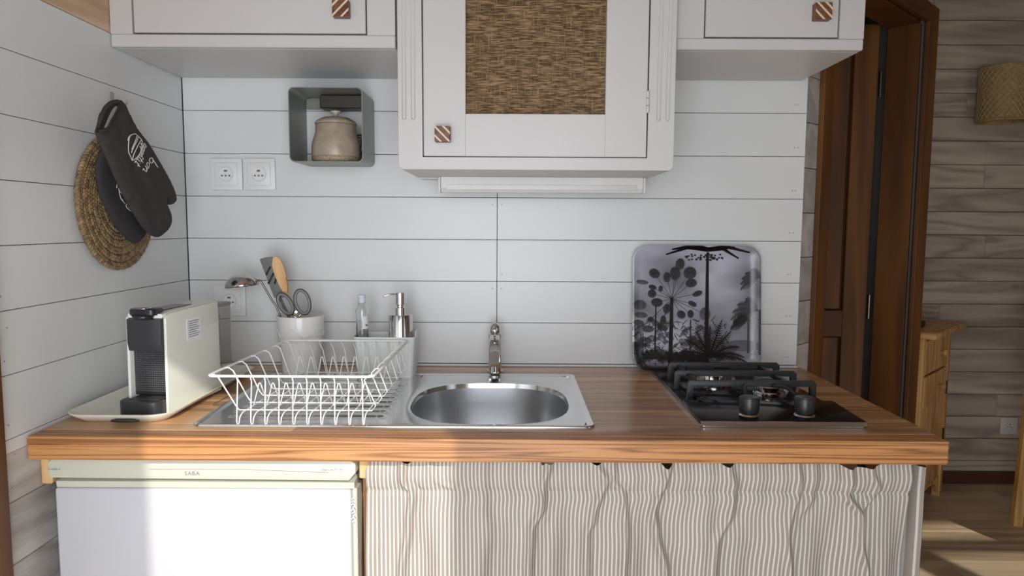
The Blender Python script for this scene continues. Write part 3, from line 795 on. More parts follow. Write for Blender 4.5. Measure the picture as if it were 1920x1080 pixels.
for px_ in (757, 774, 1236, 1253):
    x = at(px_, 150, 1, YM).x
    bm = NB()
    # a routed flute: a shallow trough between two raised fillets
    tube(bm, [(x-.0035, YM-.0002, zg), (x-.0035, YM-.0002, zt)], .0014, 8); tube(bm, [(x+.0035, YM-.0002, zg), (x+.0035, YM-.0002, zt)], .0014, 8)
    tube(bm, [(x-.0035, YM-.0002, zg), (x, YM-.0002, zg-.0035), (x+.0035, YM-.0002, zg)], .0014, 8)
    obj('fluting', bm, cab_paint, ff, smooth=True)
wa, wc = at(873, 213, 1, YM), at(1135, 213, 1, YM)
dm = obj('door', box(ma.x+e, wa.x, YM+.0005, YM+.018, ma.z+e, zt-.03, .0012), cab_paint, t)
bx_ = NB(); bx(bx_, wc.x, mb.x-e, YM+.0005, YM+.018, ma.z+e, zt-.03, .0012)
obj('door_stile', bx_, cab_paint, dm)
obj('door_rail', box(wa.x-.0005, wc.x+.0005, YM+.0006, YM+.0179, ma.z+e, wa.z, .0008), cab_paint, dm)
obj('door_rail', box(wa.x-.0005, wc.x+.0005, YM+.0006, YM+.0179, zt-.09, zt-.03, .0008), cab_paint, dm)
bm = NB(); nX, nZ = 40, 60; G = []
for i in range(nX+1):
    G.append([bm.verts.new((wa.x-.004+(wc.x-wa.x+.008)*i/nX, YM+.0135+.0008*math.sin(i*.7+j*.15)+.0008*math.sin(j*.45), wa.z-.004+(zt-.09-wa.z+.008)*j/nZ)) for j in range(nZ+1)])
for i in range(nX):
    for j in range(nZ): bm.faces.new((G[i][j], G[i+1][j], G[i+1][j+1], G[i][j+1]))
obj('burlap_panel', bm, burl, dm, smooth=True, label='brown burlap behind the door window')
obj('glass_pane', box(wa.x-.003, wc.x+.003, YM+.0085, YM+.0105, wa.z-.003, zt-.087), glassy('door_glass', (1,1,1), .0, 1.1), dm)
k = at(829.5, 251, 1, YM-.018); square_knob(dm, k.x, k.z, YM+.0005, .0315, 1, (-.42, -.02, .38))
h0, h1 = at(1214.5, 212, 1, YM-.004), at(1214.5, 170, 1, YM-.004)
bm = NB()
for i in range(3):
    a = h0.z+(h1.z-h0.z)*i/3+.0006; b = h0.z+(h1.z-h0.z)*(i+1)/3-.0006
    tube(bm, [(h0.x, YM-.002, a), (h0.x, YM-.002, b)], .0034, 10)
obj('hinge', bm, cab_paint, dm, smooth='auto')

# light bar under the middle cabinet
l0, l1 = at(822, 340, 1, -.13), at(1210, 340, 1, -.13)
zl0 = at(1000, 361, 1, -.13).z
t = thing('light_bar', 'slim white light bar fixed under the middle wall cabinet', 'lamp', ((l0.x+l1.x)/2, -.13, zl0))
bm = prism(NB(), [(-.135, zbm-.0005), (-.135, zl0+.010), (-.128, zl0), (-.095, zl0), (-.088, zl0+.010), (-.088, zbm-.0005)], l0.x+.006, l1.x-.006, 'X', .001)
obj('housing', bm, lamp_white, t)
obj('end_cap', box(l0.x, l0.x+.0055, -.137, -.086, zl0-.001, zbm-.0005, .001), lamp_white, t)
obj('end_cap', box(l1.x-.0055, l1.x, -.137, -.086, zl0-.001, zbm-.0005, .001), lamp_white, t)
obj('diffuser', box(l0.x+.02, l1.x-.02, -.1365, -.1352, zl0+.006, zl0+.018, .0006), plain('frosted_strip', (.68,.67,.66), .25), t)
t = thing('cable_clip', 'small white cable clip under the middle cabinet left of the light bar', 'clip', (l0.x-.02, -.1, zbm-.004))
obj('clip_plate', box(at(782, 338, 1, -.1).x, l0.x-.003, -.115, -.105, zbm-.004, zbm-.0004, .001), lamp_white, t)

# ------------------------------------------------------------------ niche box with jar
YN = -.14
nx0, nx1 = at(541, 230, 1, YN).x, at(680, 230, 1, YN).x; nz0, nz1 = at(610, 304, 1, YN).z, at(610, 163, 1, YN).z
t = thing('wall_niche_box', 'square sage grey open box shelf mounted left of the middle cabinet', 'shelf', ((nx0+nx1)/2, YN, nz0))
cx, cz, hx, hz = (nx0+nx1)/2, (nz0+nz1)/2, (nx1-nx0)/2, (nz1-nz0)/2
O = rrect(cx, cz, hx, hz, .013, 6); I_ = rrect(cx, cz, hx-.0022, hz-.0022, .011, 6)
bm = NB()
def lp(P, y): return [bm.verts.new((a, y, b)) for a, b in P]
a1, a2, b1, b2 = lp(O, YN), lp(O, -.0004), lp(I_, YN), lp(I_, -.0004); n = len(O)
for i in range(n):
    j = (i+1) % n
    bm.faces.new((a1[i], a1[j], a2[j], a2[i])); bm.faces.new((b1[i], b1[j], b2[j], b2[i]))
    bm.faces.new((a1[i], a1[j], b1[j], b1[i])); bm.faces.new((a2[i], a2[j], b2[j], b2[i]))
obj('shell', bm, niche_paint, t, smooth='auto')
obj('back_flange', box(cx-hx+.004, cx+hx-.004, -.006, -.0006, nz1-.030, nz1-.004, .001), niche_paint, t)
bar0 = at(600, 203, 1, -.06); 
t = thing('dark_bar', 'dark brown block hanging inside the top of the niche box', 'holder', (-.41, -.05, nz1-.05))
obj('block', box(bar0.x, nx1-.004, -.062, -.020, bar0.z, nz1-.004, .002), dark_brown, t)
# jar
jc = at(631, 303, 1, -.075); jr = (at(676, 280, 1, -.075).x-at(586, 280, 1, -.075).x)/2
zj = nz0+.0024
t = thing('stoneware_jar', 'beige lidded stoneware jar standing in the niche box', 'jar', (jc.x, -.075, zj))
jt = at(626, 225, 1, -.075).z - zj; kt = at(626, 208, 1, -.075).z - zj
obj('body', lathe(NB(), [(0,0),(jr*.88,0),(jr*.97,.006),(jr*1.0,.022),(jr*.985,.045),(jr*.88,.066),(jr*.835,.074),(jr*.83,jt-.014),(jr*.80,jt-.011),(0,jt-.011)], (jc.x, -.075, zj), 40), jar_glaze, t, smooth=True)
obj('band', lathe(NB(), [(jr*.895,.001),(jr*.985,.0065),(jr*1.004,.015),(jr*.99,.0155)], (jc.x, -.075, zj), 40), jar_band, t, smooth=True, label='speckled olive band at the foot')
lid = obj('lid', lathe(NB(), [(jr*.83,jt-.0118),(jr*.86,jt-.010),(jr*.80,jt-.004),(jr*.55,jt+.004),(jr*.16,jt+.008),(jr*.11,jt+.010),(0,jt+.010)], (jc.x, -.075, zj), 40), jar_glaze, t, smooth=True)
obj('lid_knob', lathe(NB(), [(0,jt+.008),(jr*.13,jt+.009),(jr*.10,kt-.008),(jr*.24,kt-.003),(jr*.20,kt),(0,kt)], (jc.x, -.075, zj), 24), plain('pale_knob_glaze', (.55,.45,.33), .3), lid, smooth=True)
bm = NB(); random.seed(3)
for k in range(12):   # embossed lettering-like ornament too faint to read
    a = R(-135 + k*8); rr = jr*.845; h = random.choice((.004, .007, .006))
    c = Vector((jc.x+rr*math.cos(a), -.075+rr*math.sin(a), zj+.070)); tube(bm, [c+Vector((0,0,-h/2)), c+Vector((.0012,0,h/2))], .0007, 5)
obj('relief_marks', bm, jar_band, t, kind='stuff')
h = NB(); hxp = jc.x+jr*.82
tube(h, catmull([(hxp-.002, -.060, zj+.066), (hxp+.010, -.060, zj+.068), (hxp+.013, -.060, zj+.05), (hxp+.008, -.060, zj+.030), (hxp+.001, -.060, zj+.026)], 5), .0045, 8)
obj('handle', h, dark_brown, t, smooth=True, label='dark brown handle')

# ------------------------------------------------------------------ under the worktop: fridge
fx0, fx1 = at(88, 880, 1, -.60).x, at(668, 880, 1, -.60).x
fx0 = max(fx0, XL+.022)
t = thing('mini_fridge', 'white under-counter fridge with a cream top rail', 'fridge', ((fx0+fx1)/2, -.3, 0))
obj('cabinet_body', box(fx0+.004, fx1-.010, -.545, -.06, .02, .815, .003), fridge_white, t)
zt1 = ZW-.006; zt0 = at(300, 897, 1, -.605).z
bm = prism(NB(), [(fx0, zt0+.004), (fx0+.004, zt0), (fx1-.012, zt0-.002), (fx1, zt0+.012), (fx1, zt1-.004), (fx1-.008, zt1), (fx0+.006, zt1), (fx0, zt1-.006)], -.606, -.50, 'Y', .002)
rail = obj('top_rail', bm, cream, t, smooth='auto')
obj('finger_recess', box(fx0+.012, fx1-.02, -.585, -.50, zt0-.018, zt0-.001), cream, t)
zd1 = at(300, 904, 1, -.603).z
bm = prism(NB(), [(-.598, zd1-.012), (-.600, zd1), (-.575, zd1+.003), (-.56, zd1+.003), (-.56, zd1-.012)], fx0+.008, fx1-.004, 'X', .001)
obj('door_top_trim', bm, cream, t)
dr = obj('door', box(fx0+.006, fx1-.010, -.602, -.548, .06, zd1-.0125, .005, 3), fridge_white, t, smooth='auto')
obj('door_edge', box(fx1-.0098, fx1-.001, -.594, -.548, .06, zd1-.013, .002), cream, t)
obj('kick_plate', box(fx0+.01, fx1-.012, -.53, -.50, .0, .058), plain('kick_grey', (.2,.2,.2), .5), t)
bm = NB(); random.seed(9)
for k in range(9):
    zz = zd1-.03-k*.0052; xx = fx1-.004+random.uniform(-.0016, .0016)
    tube(bm, catmull([(xx-.004, -.6035, zz), (xx, -.6045, zz+.004), (xx+.003, -.6035, zz-.001)], 3), .0009, 5)
obj('cord_tie', bm, plain('frayed_white', (.8,.8,.82), .6), t, label='frayed white cord at the door edge', kind='stuff')
tl = at(360, 888, 1, -.6065)
text('maker_lettering', 'SABA', .0105, logo, rail, front(tl.x, -.6063, tl.z), .0003, 1.12, 'grey capital letters')
tl = at(101, 880, 1, -.6065)
text('class_lettering', 'CLASSE A', .0052, ink, rail, front(tl.x, -.6063, tl.z), .0002, 1.0)
tl = at(622, 881, 1, -.6065)
text('model_lettering', 'Glass Line TF 140', .0052, ink, rail, front(tl.x, -.6063, tl.z), .0002, 1.0)
bm = NB(); z1_ = at(300, 880, 1, -.606).z; z2_ = at(600, 885, 1, -.606).z
tube(bm, [(at(280, 879, 1, -.606).x, -.6062, at(280, 880, 1, -.606).z), (at(450, 879, 1, -.606).x, -.6062, at(450, 880, 1, -.606).z), (at(616, 886, 1, -.606).x, -.6062, at(616, 886, 1, -.606).z)], .0004, 4)
obj('pinstripe', bm, ink, rail)

# ------------------------------------------------------------------ striped curtain
cx0, cx1 = at(684, 870, 1, -.607).x, at(1714, 870, 1, -.607).x
czt = ZW-.004; zseam = at(1000, 926, 1, -.607).z
ridges = [  # (polyline of x px, y px), height, width
    ([(752, 862), (755, 900), (772, 930), (765, 985), (752, 1080)], .012, .007),
    ([(800, 862), (820, 905), (845, 918), (868, 922)], .005, .008),
    ([(905, 950), (915, 1000), (905, 1080)], .006, .012),
    ([(1028, 866), (1018, 910), (1016, 955), (996, 995), (992, 1080)], .016, .008),
    ([(1120, 866), (1135, 900), (1112, 975), (1100, 1005), (1100, 1080)], .012, .008),
    ([(1150, 900), (1170, 932), (1174, 1000), (1168, 1080)], .009, .007),
    ([(1256, 868), (1245, 905), (1226, 962), (1232, 1000), (1250, 1080)], .015, .008),
    ([(1368, 868), (1376, 920), (1372, 960), (1345, 1030), (1340, 1080)], .012, .009),
    ([(1498, 868), (1500, 920), (1476, 1000), (1482, 1080)], .013, .008),
    ([(1530, 880), (1525, 930), (1495, 985)], .007, .009),
    ([(1598, 880), (1592, 930), (1612, 968), (1612, 1010), (1625, 1080)], .015, .008),
    ([(1640, 880), (1648, 920), (1622, 960)], .010, .007)]
RG = []
for pl, A_, w_ in ridges:
    P = [at(a, b, 1, -.607) for a, b in pl]; P = [(p.x, p.z) for p in P]
    if P[-1][1] < at(960, 1070, 1, -.607).z: P.append((P[-1][0], 0))
    RG.append((P, A_, w_))
def ridge_x(P, z):
    if z >= P[0][1]: return P[0][0], 1
    for a, b in zip(P, P[1:]):
        if b[1] <= z <= a[1]:
            s = (a[1]-z)/max(a[1]-b[1], 1e-6); s = s*s*(3-2*s); return a[0]+(b[0]-a[0])*s, 1
    return P[-1][0], max(0, 1-(P[-1][1]-z)/.03)
NX, NZ = 620, 110
X = np.linspace(cx0, cx1, NX+1)
zsr = [czt - (czt-.02)*(j/NZ)**1.7 for j in range(NZ+1)]
Yd = np.zeros((NZ+1, NX+1)); ZZ = np.zeros((NZ+1, NX+1))
for j, z in enumerate(zsr):
    y = np.zeros_like(X)
    dep = min(1, max(0, (zseam-z)/.12))
    for P, A_, w_ in RG:
        rx, al = ridge_x(P, z); head = .75 if z > zseam else 1.0
        y -= al*A_*head*np.exp(-((X-rx)/w_)**2)
        y += al*A_*.45*head*np.exp(-((X-rx-w_*1.7)/(w_*1.1))**2)
    y += dep*(.009*np.sin(X*2*np.pi/.148+1.2+z*2.5) + .005*np.sin(X*2*np.pi/.067+.5-z*4)) + (1-dep)*.0016*np.sin(X*2*np.pi/.045)
    rod = math.exp(-((z-(czt-.030))/.020)**2); y -= .007*rod
    y += .0045*math.exp(-((z-zseam)/.0045)**2)
    Yd[j] = y
dip = np.zeros_like(X)
for (px_, dd, ww) in ((763, .010, .008), (1018, .010, .004), (1035, .008, .010), (1120, .008, .014), (1252, .014, .010), (1368, .010, .016), (1470, .006, .02), (1600, .013, .022), (1640, .012, .02), (950, .004, .03)):
    dip += dd*np.exp(-((X-at(px_, 870, 1, -.607).x)/ww)**2)
for j, z in enumerate(zsr): ZZ[j] = z - dip*max(0, (z-zseam)/(czt-zseam))
bm = NB(); uvl = bm.loops.layers.uv.new('UVMap'); V = []
dx_ = (cx1-cx0)/NX; UVs = np.zeros((NZ+1, NX+1))
for j in range(NZ+1):
    s = np.sqrt(1+(np.gradient(Yd[j])/dx_)**2); arc = np.concatenate([[0], np.cumsum((s[1:]+s[:-1])/2*dx_)])
    UVs[j] = arc*(1.0+.10) if False else X*1.12 - cx0 + (arc-arc[-1]*(X-cx0)/(cx1-cx0))*.6
kr = np.array([1,2,4,6,7,6,4,2,1.]); kr /= kr.sum()
U2 = np.apply_along_axis(lambda c: np.convolve(np.pad(c, 4, 'edge'), kr, 'valid'), 0, UVs)
for j in range(NZ+1):
    V.append([bm.verts.new((X[i], -.607+Yd[j][i]+.010, ZZ[j][i])) for i in range(NX+1)])
for j in range(NZ):
    for i in range(NX):
        f = bm.faces.new((V[j][i], V[j+1][i], V[j+1][i+1], V[j][i+1])); idx = ((j,i),(j+1,i),(j+1,i+1),(j,i+1))
        for l, (a, b) in zip(f.loops, idx): l[uvl].uv = (U2[a][b]/.0076, ZZ[a][b]/.0076)
t = thing('curtain', 'beige and white striped gathered curtain hiding the shelf under the worktop', 'curtain', ((cx0+cx1)/2, -.6, czt))
obj('cloth', bm, stripe, t, smooth=True)
bm = NB(); uvl = bm.loops.layers.uv.new('UVMap')
path = [(.720, -.560), (.727, -.592), (.734, -.600), (.739, -.596), (.742, -.575), (.742, -.52)]
cols = []
for k, (x, y) in enumerate(path): cols.append([bm.verts.new((x + (.001*math.sin(z*40)), y, z)) for z in (czt-.010, .78, .7, .6, .4, .02)])
for k in range(len(cols)-1):
    for j in range(5):
        f = bm.faces.new((cols[k][j], cols[k][j+1], cols[k+1][j+1], cols[k+1][j]))
        for l, (kk, jj) in zip(f.loops, ((k,j),(k,j+1),(k+1,j+1),(k+1,j))): l[uvl].uv = (kk*.9+.30, jj)
obj('side_return', bm, stripe, t, smooth=True)
tube_bm = tube(NB(), [(cx0-.004, -.588, czt-.026), (.712, -.588, czt-.026)], .004, 10)
t = thing('curtain_rod', 'thin steel curtain rod running through the curtain heading', 'rod', (0, -.588, czt-.026))
obj('rod', tube_bm, steel, t, smooth='auto')

# ------------------------------------------------------------------ coffee machine on its tray
ty0, ty1, tX0, tX1 = -.560, -.10, XL+.012, -.630
t = thing('serving_tray', 'cream serving tray under the coffee machine', 'tray', ((tX0+tX1)/2, -.33, ZT))
def rr3(d, z, r): 
    return [Vector((x, y, z)) for x, y in rrect((tX0+tX1)/2, (ty0+ty1)/2, (tX1-tX0)/2-d, (ty1-ty0)/2-d, r, 7)]
bm = loft(NB(), [rr3(.026, ZT+.0004, .022), rr3(.022, ZT+.0008, .026), rr3(.001, ZT+.0165, .042), rr3(0, ZT+.019, .043), rr3(.003, ZT+.0195, .04), rr3(.024, ZT+.004, .024), rr3(.03, ZT+.0035, .02)], (True, True))
obj('dish', bm, tray_white, t, smooth='auto')
mY = ty0+.008
hpx = at(237, 794, 1, mY).x
bm = NB(); tube(bm, [(hpx-.026, mY-.0035, ZT+.0075), (hpx-.016, mY-.005, ZT+.0085), (hpx+.016, mY-.005, ZT+.0085), (hpx+.026, mY-.0035, ZT+.0075)], .0, 8, rr=[.0015, .0036, .0036, .0015]); obj('handle_slot', bm, pin_dark, t, smooth=True, label='dark handle slot in the front rim')

zb = ZT+.0045
c0 = Vector((-.657, -.500, zb)); rz = -.11
# local frame: origin at the body's front right foot corner, x to the right, y to the back
t = thing('coffee_machine', 'slim cream and black capsule coffee machine in the left corner', 'coffee machine', c0, rz)
Hm = .1975; Wm = .082; Lm = .192
def mrect(x0, x1, z0, z1, r, n=5): return rrect((x0+x1)/2, (z0+z1)/2, (x1-x0)/2, (z1-z0)/2, r, n)
obj('side_panel', prism(NB(), [(0, .002), (Lm, .002), (Lm-.004, Hm-.0), (.012, Hm-.004), (.002, Hm-.012)], -.0060, 0, 'X', .0018), machine_white, t, smooth='auto')
obj('side_panel', prism(NB(), [(0, .002), (Lm, .002), (Lm-.004, Hm-.0), (.012, Hm-.004), (.002, Hm-.012)], -Wm, -Wm+.006, 'X', .0018), machine_white, t, smooth='auto')
obj('top_cover', prism(NB(), [(.0, Hm-.012), (.0, Hm-.004), (.03, Hm-.001), (Lm, Hm+.001), (Lm, Hm-.010)], -Wm+.0062, -.0062, 'X', .0015), machine_white, t, smooth='auto')
obj('back_panel', box(-Wm+.0062, -.0062, Lm-.012, Lm-.002, .002, Hm-.010, .001), machine_white, t)
obj('top_strip', box(-Wm*.5-.020, -Wm*.5+.020, .022, .125, Hm-.0015, Hm+.0012, .0008), plain('black_gloss_brown_reflection', (.05,.028,.024), .15), t)  # black strip; the brown of a reflection is mixed into its colour
bm = NB()
prism(bm, [(-.002, Hm-.075), (-.006, Hm-.06), (-.006, Hm-.014), (.0, Hm-.0125), (.060, Hm-.0125), (.060, Hm-.075)], -Wm+.0065, -.0065, 'X', .0015)
obj('brew_head', bm, machine_dark, t, smooth='auto')
bm = NB(); prism(bm, mrect(-Wm*.5-.026, -Wm*.5+.026, -.014, .024, .010), Hm-.006, Hm+.006, 'Z', .002)
lv = obj('lever', bm, machine_black, t, smooth='auto')
obj('lever_badge', lathe(NB(), [(0,.0064),(.012,.0064),(.0135,.0066),(.012,.0078),(0,.0082)], (-Wm*.5, -.001, Hm), 24), chrome, lv, smooth=True)
obj('lever_grip', lathe(NB(), [(0,-.016),(.016,-.0135),(.021,-.006),(.0,-.006)], (-Wm*.5, -.0035, Hm), 24), machine_black, lv, smooth=True)
obj('column', box(-Wm+.0065, -.0065, .012, .058, .034, Hm-.076, .001), machine_black, t)
bm = NB()
for i in range(16):
    for j in range(20):
        x = -Wm+.0125+(Wm-.024)*i/15; z = .042+.082*j/19; s = .0014
        q = [bm.verts.new(v) for v in ((x-s,.012,z-s),(x+s,.012,z-s),(x+s,.012,z+s),(x-s,.012,z+s))]; a = bm.verts.new((x, .0102, z))
        for k in range(4): bm.faces.new((q[k], q[(k+1)%4], a))
obj('dimple_grid', bm, plain('dimple_grey', (.10,.10,.105), .3), t, kind='stuff')
def drip(d, z):
    P = []
    for (x, y) in rrect(-Wm*.5-.006, .010, .0415-d, .038-d, .018, 6): P.append(Vector((x, max(y, -.030+d), z)))
    return P
bm = loft(NB(), [drip(.001, .0005), drip(0, .002), drip(0, .0285), drip(.0015, .030)])
dt = obj('drip_tray', bm, machine_dark, t, smooth='auto')
bm = NB()
for k in range(9): bx(bm, -Wm*.5-.030, -Wm*.5+.030, -.012+k*.0044, -.0098+k*.0044, .0301, .0318)
for k in range(3): bx(bm, -Wm*.5-.030+k*.029, -Wm*.5-.028+k*.029, -.012, .026, .0301, .0315)
obj('drip_grille', bm, plain('grille_grey', (.11,.11,.11), .3, metal=.5), dt)
# paper label on the right side
zA, zB2 = .128, .176
bm = prism(NB(), mrect(.068, .118, zA, zB2, .007), .0002, .0008, 'X'); lb = obj('paper_label', bm, plain('label_white', (.85,.85,.86), .5), t, label='white paper label with rows of small print')
bm = NB()
for k in range(8): 
    z = zB2-.007-k*.0044; bx(bm, .0009, .0012, .074, .112-(k%3)*.004, z-.0007, z+.0007)
obj('label_rows', bm, ink, lb)
# tank
bm = NB(); prism(bm, rrect(-Wm*.5, Lm+.034, .036, .033, .014, 6), .004, Hm-.014, 'Z', .002)
tk = obj('water_tank', bm, tank_glass, t, smooth='auto')
bm = NB(); prism(bm, rrect(-Wm*.5, Lm+.034, .0375, .0345, .015, 6), Hm-.0135, Hm-.008, 'Z', .001)
obj('tank_lid', bm, plain('tank_lid_grey', (.20,.20,.19), .3), tk, smooth='auto')

# ------------------------------------------------------------------ dish rack
zf, zb2, zrim = ZT+.0065, ZT+.024, .970
fL, fR = at(388, 705, 2, zrim), at(700, 706, 2, zrim); bL, bR = at(537, 638, 2, zrim), at(766, 638, 2, zrim)
t = thing('dish_rack', 'white wire dish rack standing on the sink drainer', 'dish rack', ((fL.x+fR.x)/2, (fL.y+bL.y)/2, ZT))
tx_l, tx_r = (fL.x+bL.x)/2, (fR.x+bR.x)/2; yf_, yb_ = fL.y, bL.y
def rk(x, y):   # the basket flares a little towards one side: skew from front to back
    s_ = (y-yf_)/(yb_-yf_); l_ = fL.x+(bL.x-fL.x)*s_; r_ = fR.x+(bR.x-fR.x)*s_
    return l_+(x-tx_l)/(tx_r-tx_l)*(r_-l_)
rim_pts = [Vector((rk(x, y), y, zrim)) for x, y in rrect((tx_l+tx_r)/2, (yf_+yb_)/2, (tx_r-tx_l)/2, (yb_-yf_)/2, .012, 4)]
def rkp(P): return [(rk(p[0], p[1]), p[1], p[2]) for p in P]
obj('rim', tube(NB(), rim_pts, .0026, 8, closed=True), wire_white, t, smooth=True)
bxl, bxr = at(440, 797, 2, zf).x+.012, at(672, 797, 2, zf).x+.012; byf = at(440, 797, 2, zf).y; byb = yb_-.03
nl = 10
for k in range(nl):
    x = bxl + (bxr-bxl)*k/(nl-1); xt = tx_l+.022+(tx_r-tx_l-.044)*k/(nl-1)
    P = [(x-.005, yf_+.001, zrim), (x-.004, yf_+.004, zrim-.010), (x, byf-.001, zf+.010), (x, byf, zf+.0015), (x+.0005, byf+.006, zf+.0005), (x+.001, byf+.010, zf+.012), (x+.001, byf+.022, zb2), (x+.001, byf+.06, zb2)]
    Q = [(x+.001, byf+.06, zb2), (x+.001, byb-.02, zb2), (x+.001, byb-.006, zf+.006), (x+.001, byb, zf+.0005), (x+.001, byb+.006, zf+.012), (xt*.5+x*.5, yb_-.012, zrim-.02), (xt, yb_-.001, zrim)]
    obj('wire', tube(NB(), rkp(P + Q[1:]), .0013, 6), wire_white, t, smooth=True)
nt_ = 7
for k in range(nt_):
    y = byf+.030 + (byb-byf-.045)*k/(nt_-1); yt = y + (-.016 + .030*k/(nt_-1))
    xl, xr = bxl-.012, bxr+.014
    P = [(tx_l+.004, yt, zrim+.002), (tx_l+.012, yt, zrim+.003), (tx_l+.020, yt, zrim-.003), (xl-.003, y, zb2+.012), (xl+.004, y, zb2+.0025), (xr-.004, y, zb2+.0025), (xr+.003, y, zb2+.012), (tx_r-.016, yt, zrim-.006), (tx_r-.008, yt, zrim+.002), (tx_r-.002, yt, zrim+.003)]
    obj('cross_wire', tube(NB(), rkp(P), .0014, 6), wire_white, t, smooth=True)
# two rows of plate dividers
for (yy_, zp, ph_) in ((byf+.075, zb2+.042, 0), (byb-.075, zb2+.050, 1)):
    for k in range(nl-1):
        xa_ = bxl+(bxr-bxl)*(k+.5)/(nl-1) - .0; hw = .0085
        P = [(xa_-hw, yy_-.01, zb2+.002), (xa_-.0015, yy_, zp), (xa_, yy_, zp+.001), (xa_+.0015, yy_, zp), (xa_+hw, yy_+.012, zb2+.002)]
        obj('plate_divider', tube(NB(), rkp(P), .0012, 6), wire_white, t, smooth=True)
obj('divider_wire', tube(NB(), rkp([(bxl-.008, byf+.075, zb2+.0045), (bxr+.008, byf+.075, zb2+.0045)]), .0012, 6), wire_white, t, smooth=True)

# ------------------------------------------------------------------ utensil pot and utensils
pc = at(563, 590, 1, -.085); pr0 = (at(606, 590, 1, -.085).x-at(520, 590, 1, -.085).x)/2; hz = pc.z-ZT
YP = -.085
t = thing('utensil_pot', 'white glazed ceramic pot with a draped relief, holding kitchen tools', 'pot', (pc.x, YP, ZT))
def fl2(a, z): return 1+.012*math.sin(a*10)*(1 if z < hz*.55 else .0)
obj('body', lathe(NB(), [(0,.0005),(pr0*.80,.0005),(pr0*.82,.006),(pr0*.88,hz*.4),(pr0*.93,hz*.55),(pr0*.98,hz*.75),(pr0,hz-.003),(pr0*.985,hz),(pr0*.95,hz-.001),(pr0*.93,hz*.7),(pr0*.80,.008),(0,.008)], (pc.x, YP, ZT), 60, fl2), ceramic, t, smooth=True)
bm = NB()
for s_ in (-125, -65, -5, 175, 55, 115):
    P = []
    for k in range(13):
        u = k/12; a = R(s_-28+u*60); zz = hz*(.80-.16*math.sin(math.pi*u)); rr = pr0*(.94+.055*(zz/hz))*.995
        P.append((pc.x+rr*math.cos(a), YP+rr*math.sin(a), ZT+zz))
    tube(bm, P, .0014, 6)
obj('relief_swags', bm, ceramic, t, smooth=True)
def tpt(px, py, y): return at(px, py, 1, y)
# ladle
lc = at(454, 537, 1, -.10); lr = (at(485, 537, 1, -.10).x-at(424, 537, 1, -.10).x)/2
t = thing('ladle', 'steel ladle hanging its upturned bowl left out of the pot', 'ladle', (pc.x-.02, -.10, ZT+.02))
bm = NB(); prof = [(lr*math.sin(R(a)), lr*.80*math.cos(R(a))) for a in range(0, 91, 9)]; prof[0] = (0, lr*.80)
prof += [(lr*.96*math.sin(R(a)), lr*.75*math.cos(R(a))) for a in range(90, -1, -9)]; prof[-1] = (0, lr*.75)
lathe(bm, prof, (0,0,0), 36)
bmesh.ops.transform(bm, matrix=Matrix.Translation(lc) @ Matrix.Rotation(R(-6), 4, 'Y'), verts=bm.verts)
obj('bowl', bm, ladle_steel, t, smooth=True)
hp_ = [tpt(479, 527, -.10), tpt(487, 526, -.10), tpt(495, 537, -.099), tpt(508, 560, -.098), tpt(524, 589, -.096), Vector((pc.x-.015, -.088, ZT+.02))]
obj('handle', tube(NB(), catmull(hp_, 5), .0026, 8), metal('dark_steel_handle', (.22,.21,.20), .3), t, smooth=True)
# slotted turner
bl = xz([(487, 486), (498, 482.5), (511, 481), (525, 516), (541, 556), (528, 558), (514, 558)], -.094)
t = thing('slotted_turner', 'grey slotted nylon turner standing behind the wooden spoon', 'spatula', (pc.x-.01, -.094, ZT+.02))
blade = obj('blade', prism(NB(), bl, -.0955, -.0925, 'Y', .0008), grey_nylon, t, smooth='auto')
for (a, b) in (((507, 500), (499, 515)), ((513, 512), (503, 532)), ((518, 522), (515, 532))):
    A_, B_ = tpt(*a, -.0958), tpt(*b, -.0958)
    obj('slot', tube(NB(), [A_, B_], .0024, 8), pin_dark, blade, smooth=True)
obj('handle', tube(NB(), [tpt(524, 556, -.094), tpt(541, 592, -.090), Vector((pc.x+.006, -.066, ZT+.02))], .004, 8), grey_nylon, t, smooth=True)
# wooden spoon
sp = [(512, 483), (518, 480), (526, 486), (533, 500), (538, 520), (538, 535), (541, 550), (538, 553), (531, 548), (524, 534), (515, 515), (510, 497)]
t = thing('wooden_spoon', 'light beech wooden spoon between turner and scissors', 'spoon', (pc.x, -.103, ZT+.02))
obj('head', prism(NB(), xz(sp, -.103), -.107, -.100, 'Y', .0022), wood_spoon, t, smooth='auto')
obj('handle', tube(NB(), [tpt(537, 545, -.1035), tpt(551, 582, -.100), Vector((pc.x+.014, -.088, ZT+.02))], .0038, 10), wood_spoon, t, smooth=True)
# scissors
t = thing('kitchen_scissors', 'grey handled kitchen scissors pushed blades down in the pot', 'scissors', (pc.x, -.112, ZT+.02))
def loop_px(cx_, cy_, rx_, ry_, ang, n=22):
    return [(cx_+rx_*math.cos(a)*math.cos(ang)-ry_*math.sin(a)*math.sin(ang), cy_+rx_*math.cos(a)*math.sin(ang)+ry_*math.sin(a)*math.cos(ang)) for a in [2*math.pi*k/n for k in range(n)]]
for (cx_, cy_, rx_, ry_, an, dpt) in ((535, 570, 11, 21, -.55, -.113), (567, 566, 13, 22.5, -.28, -.115)):
    P = [tpt(a, b, dpt) for a, b in loop_px(cx_, cy_, rx_, ry_, an)]
    hnd = obj('handle_loop', tube(NB(), P, .0044, 8, closed=True), scis_grey, t, smooth=True)
    P2 = [tpt(a, b, dpt-.0036) for a, b in loop_px(cx_, cy_, rx_+2.2, ry_+2.2, an)]
    obj('loop_edge', tube(NB(), P2, .0010, 6, closed=True), scis_dark, hnd, smooth=True)
obj('blade', tube(NB(), [tpt(545, 588, -.113), tpt(556, 596, -.110), Vector((pc.x-.004, -.108, ZT+.03))], .003, 6), ladle_steel, t, smooth=True)
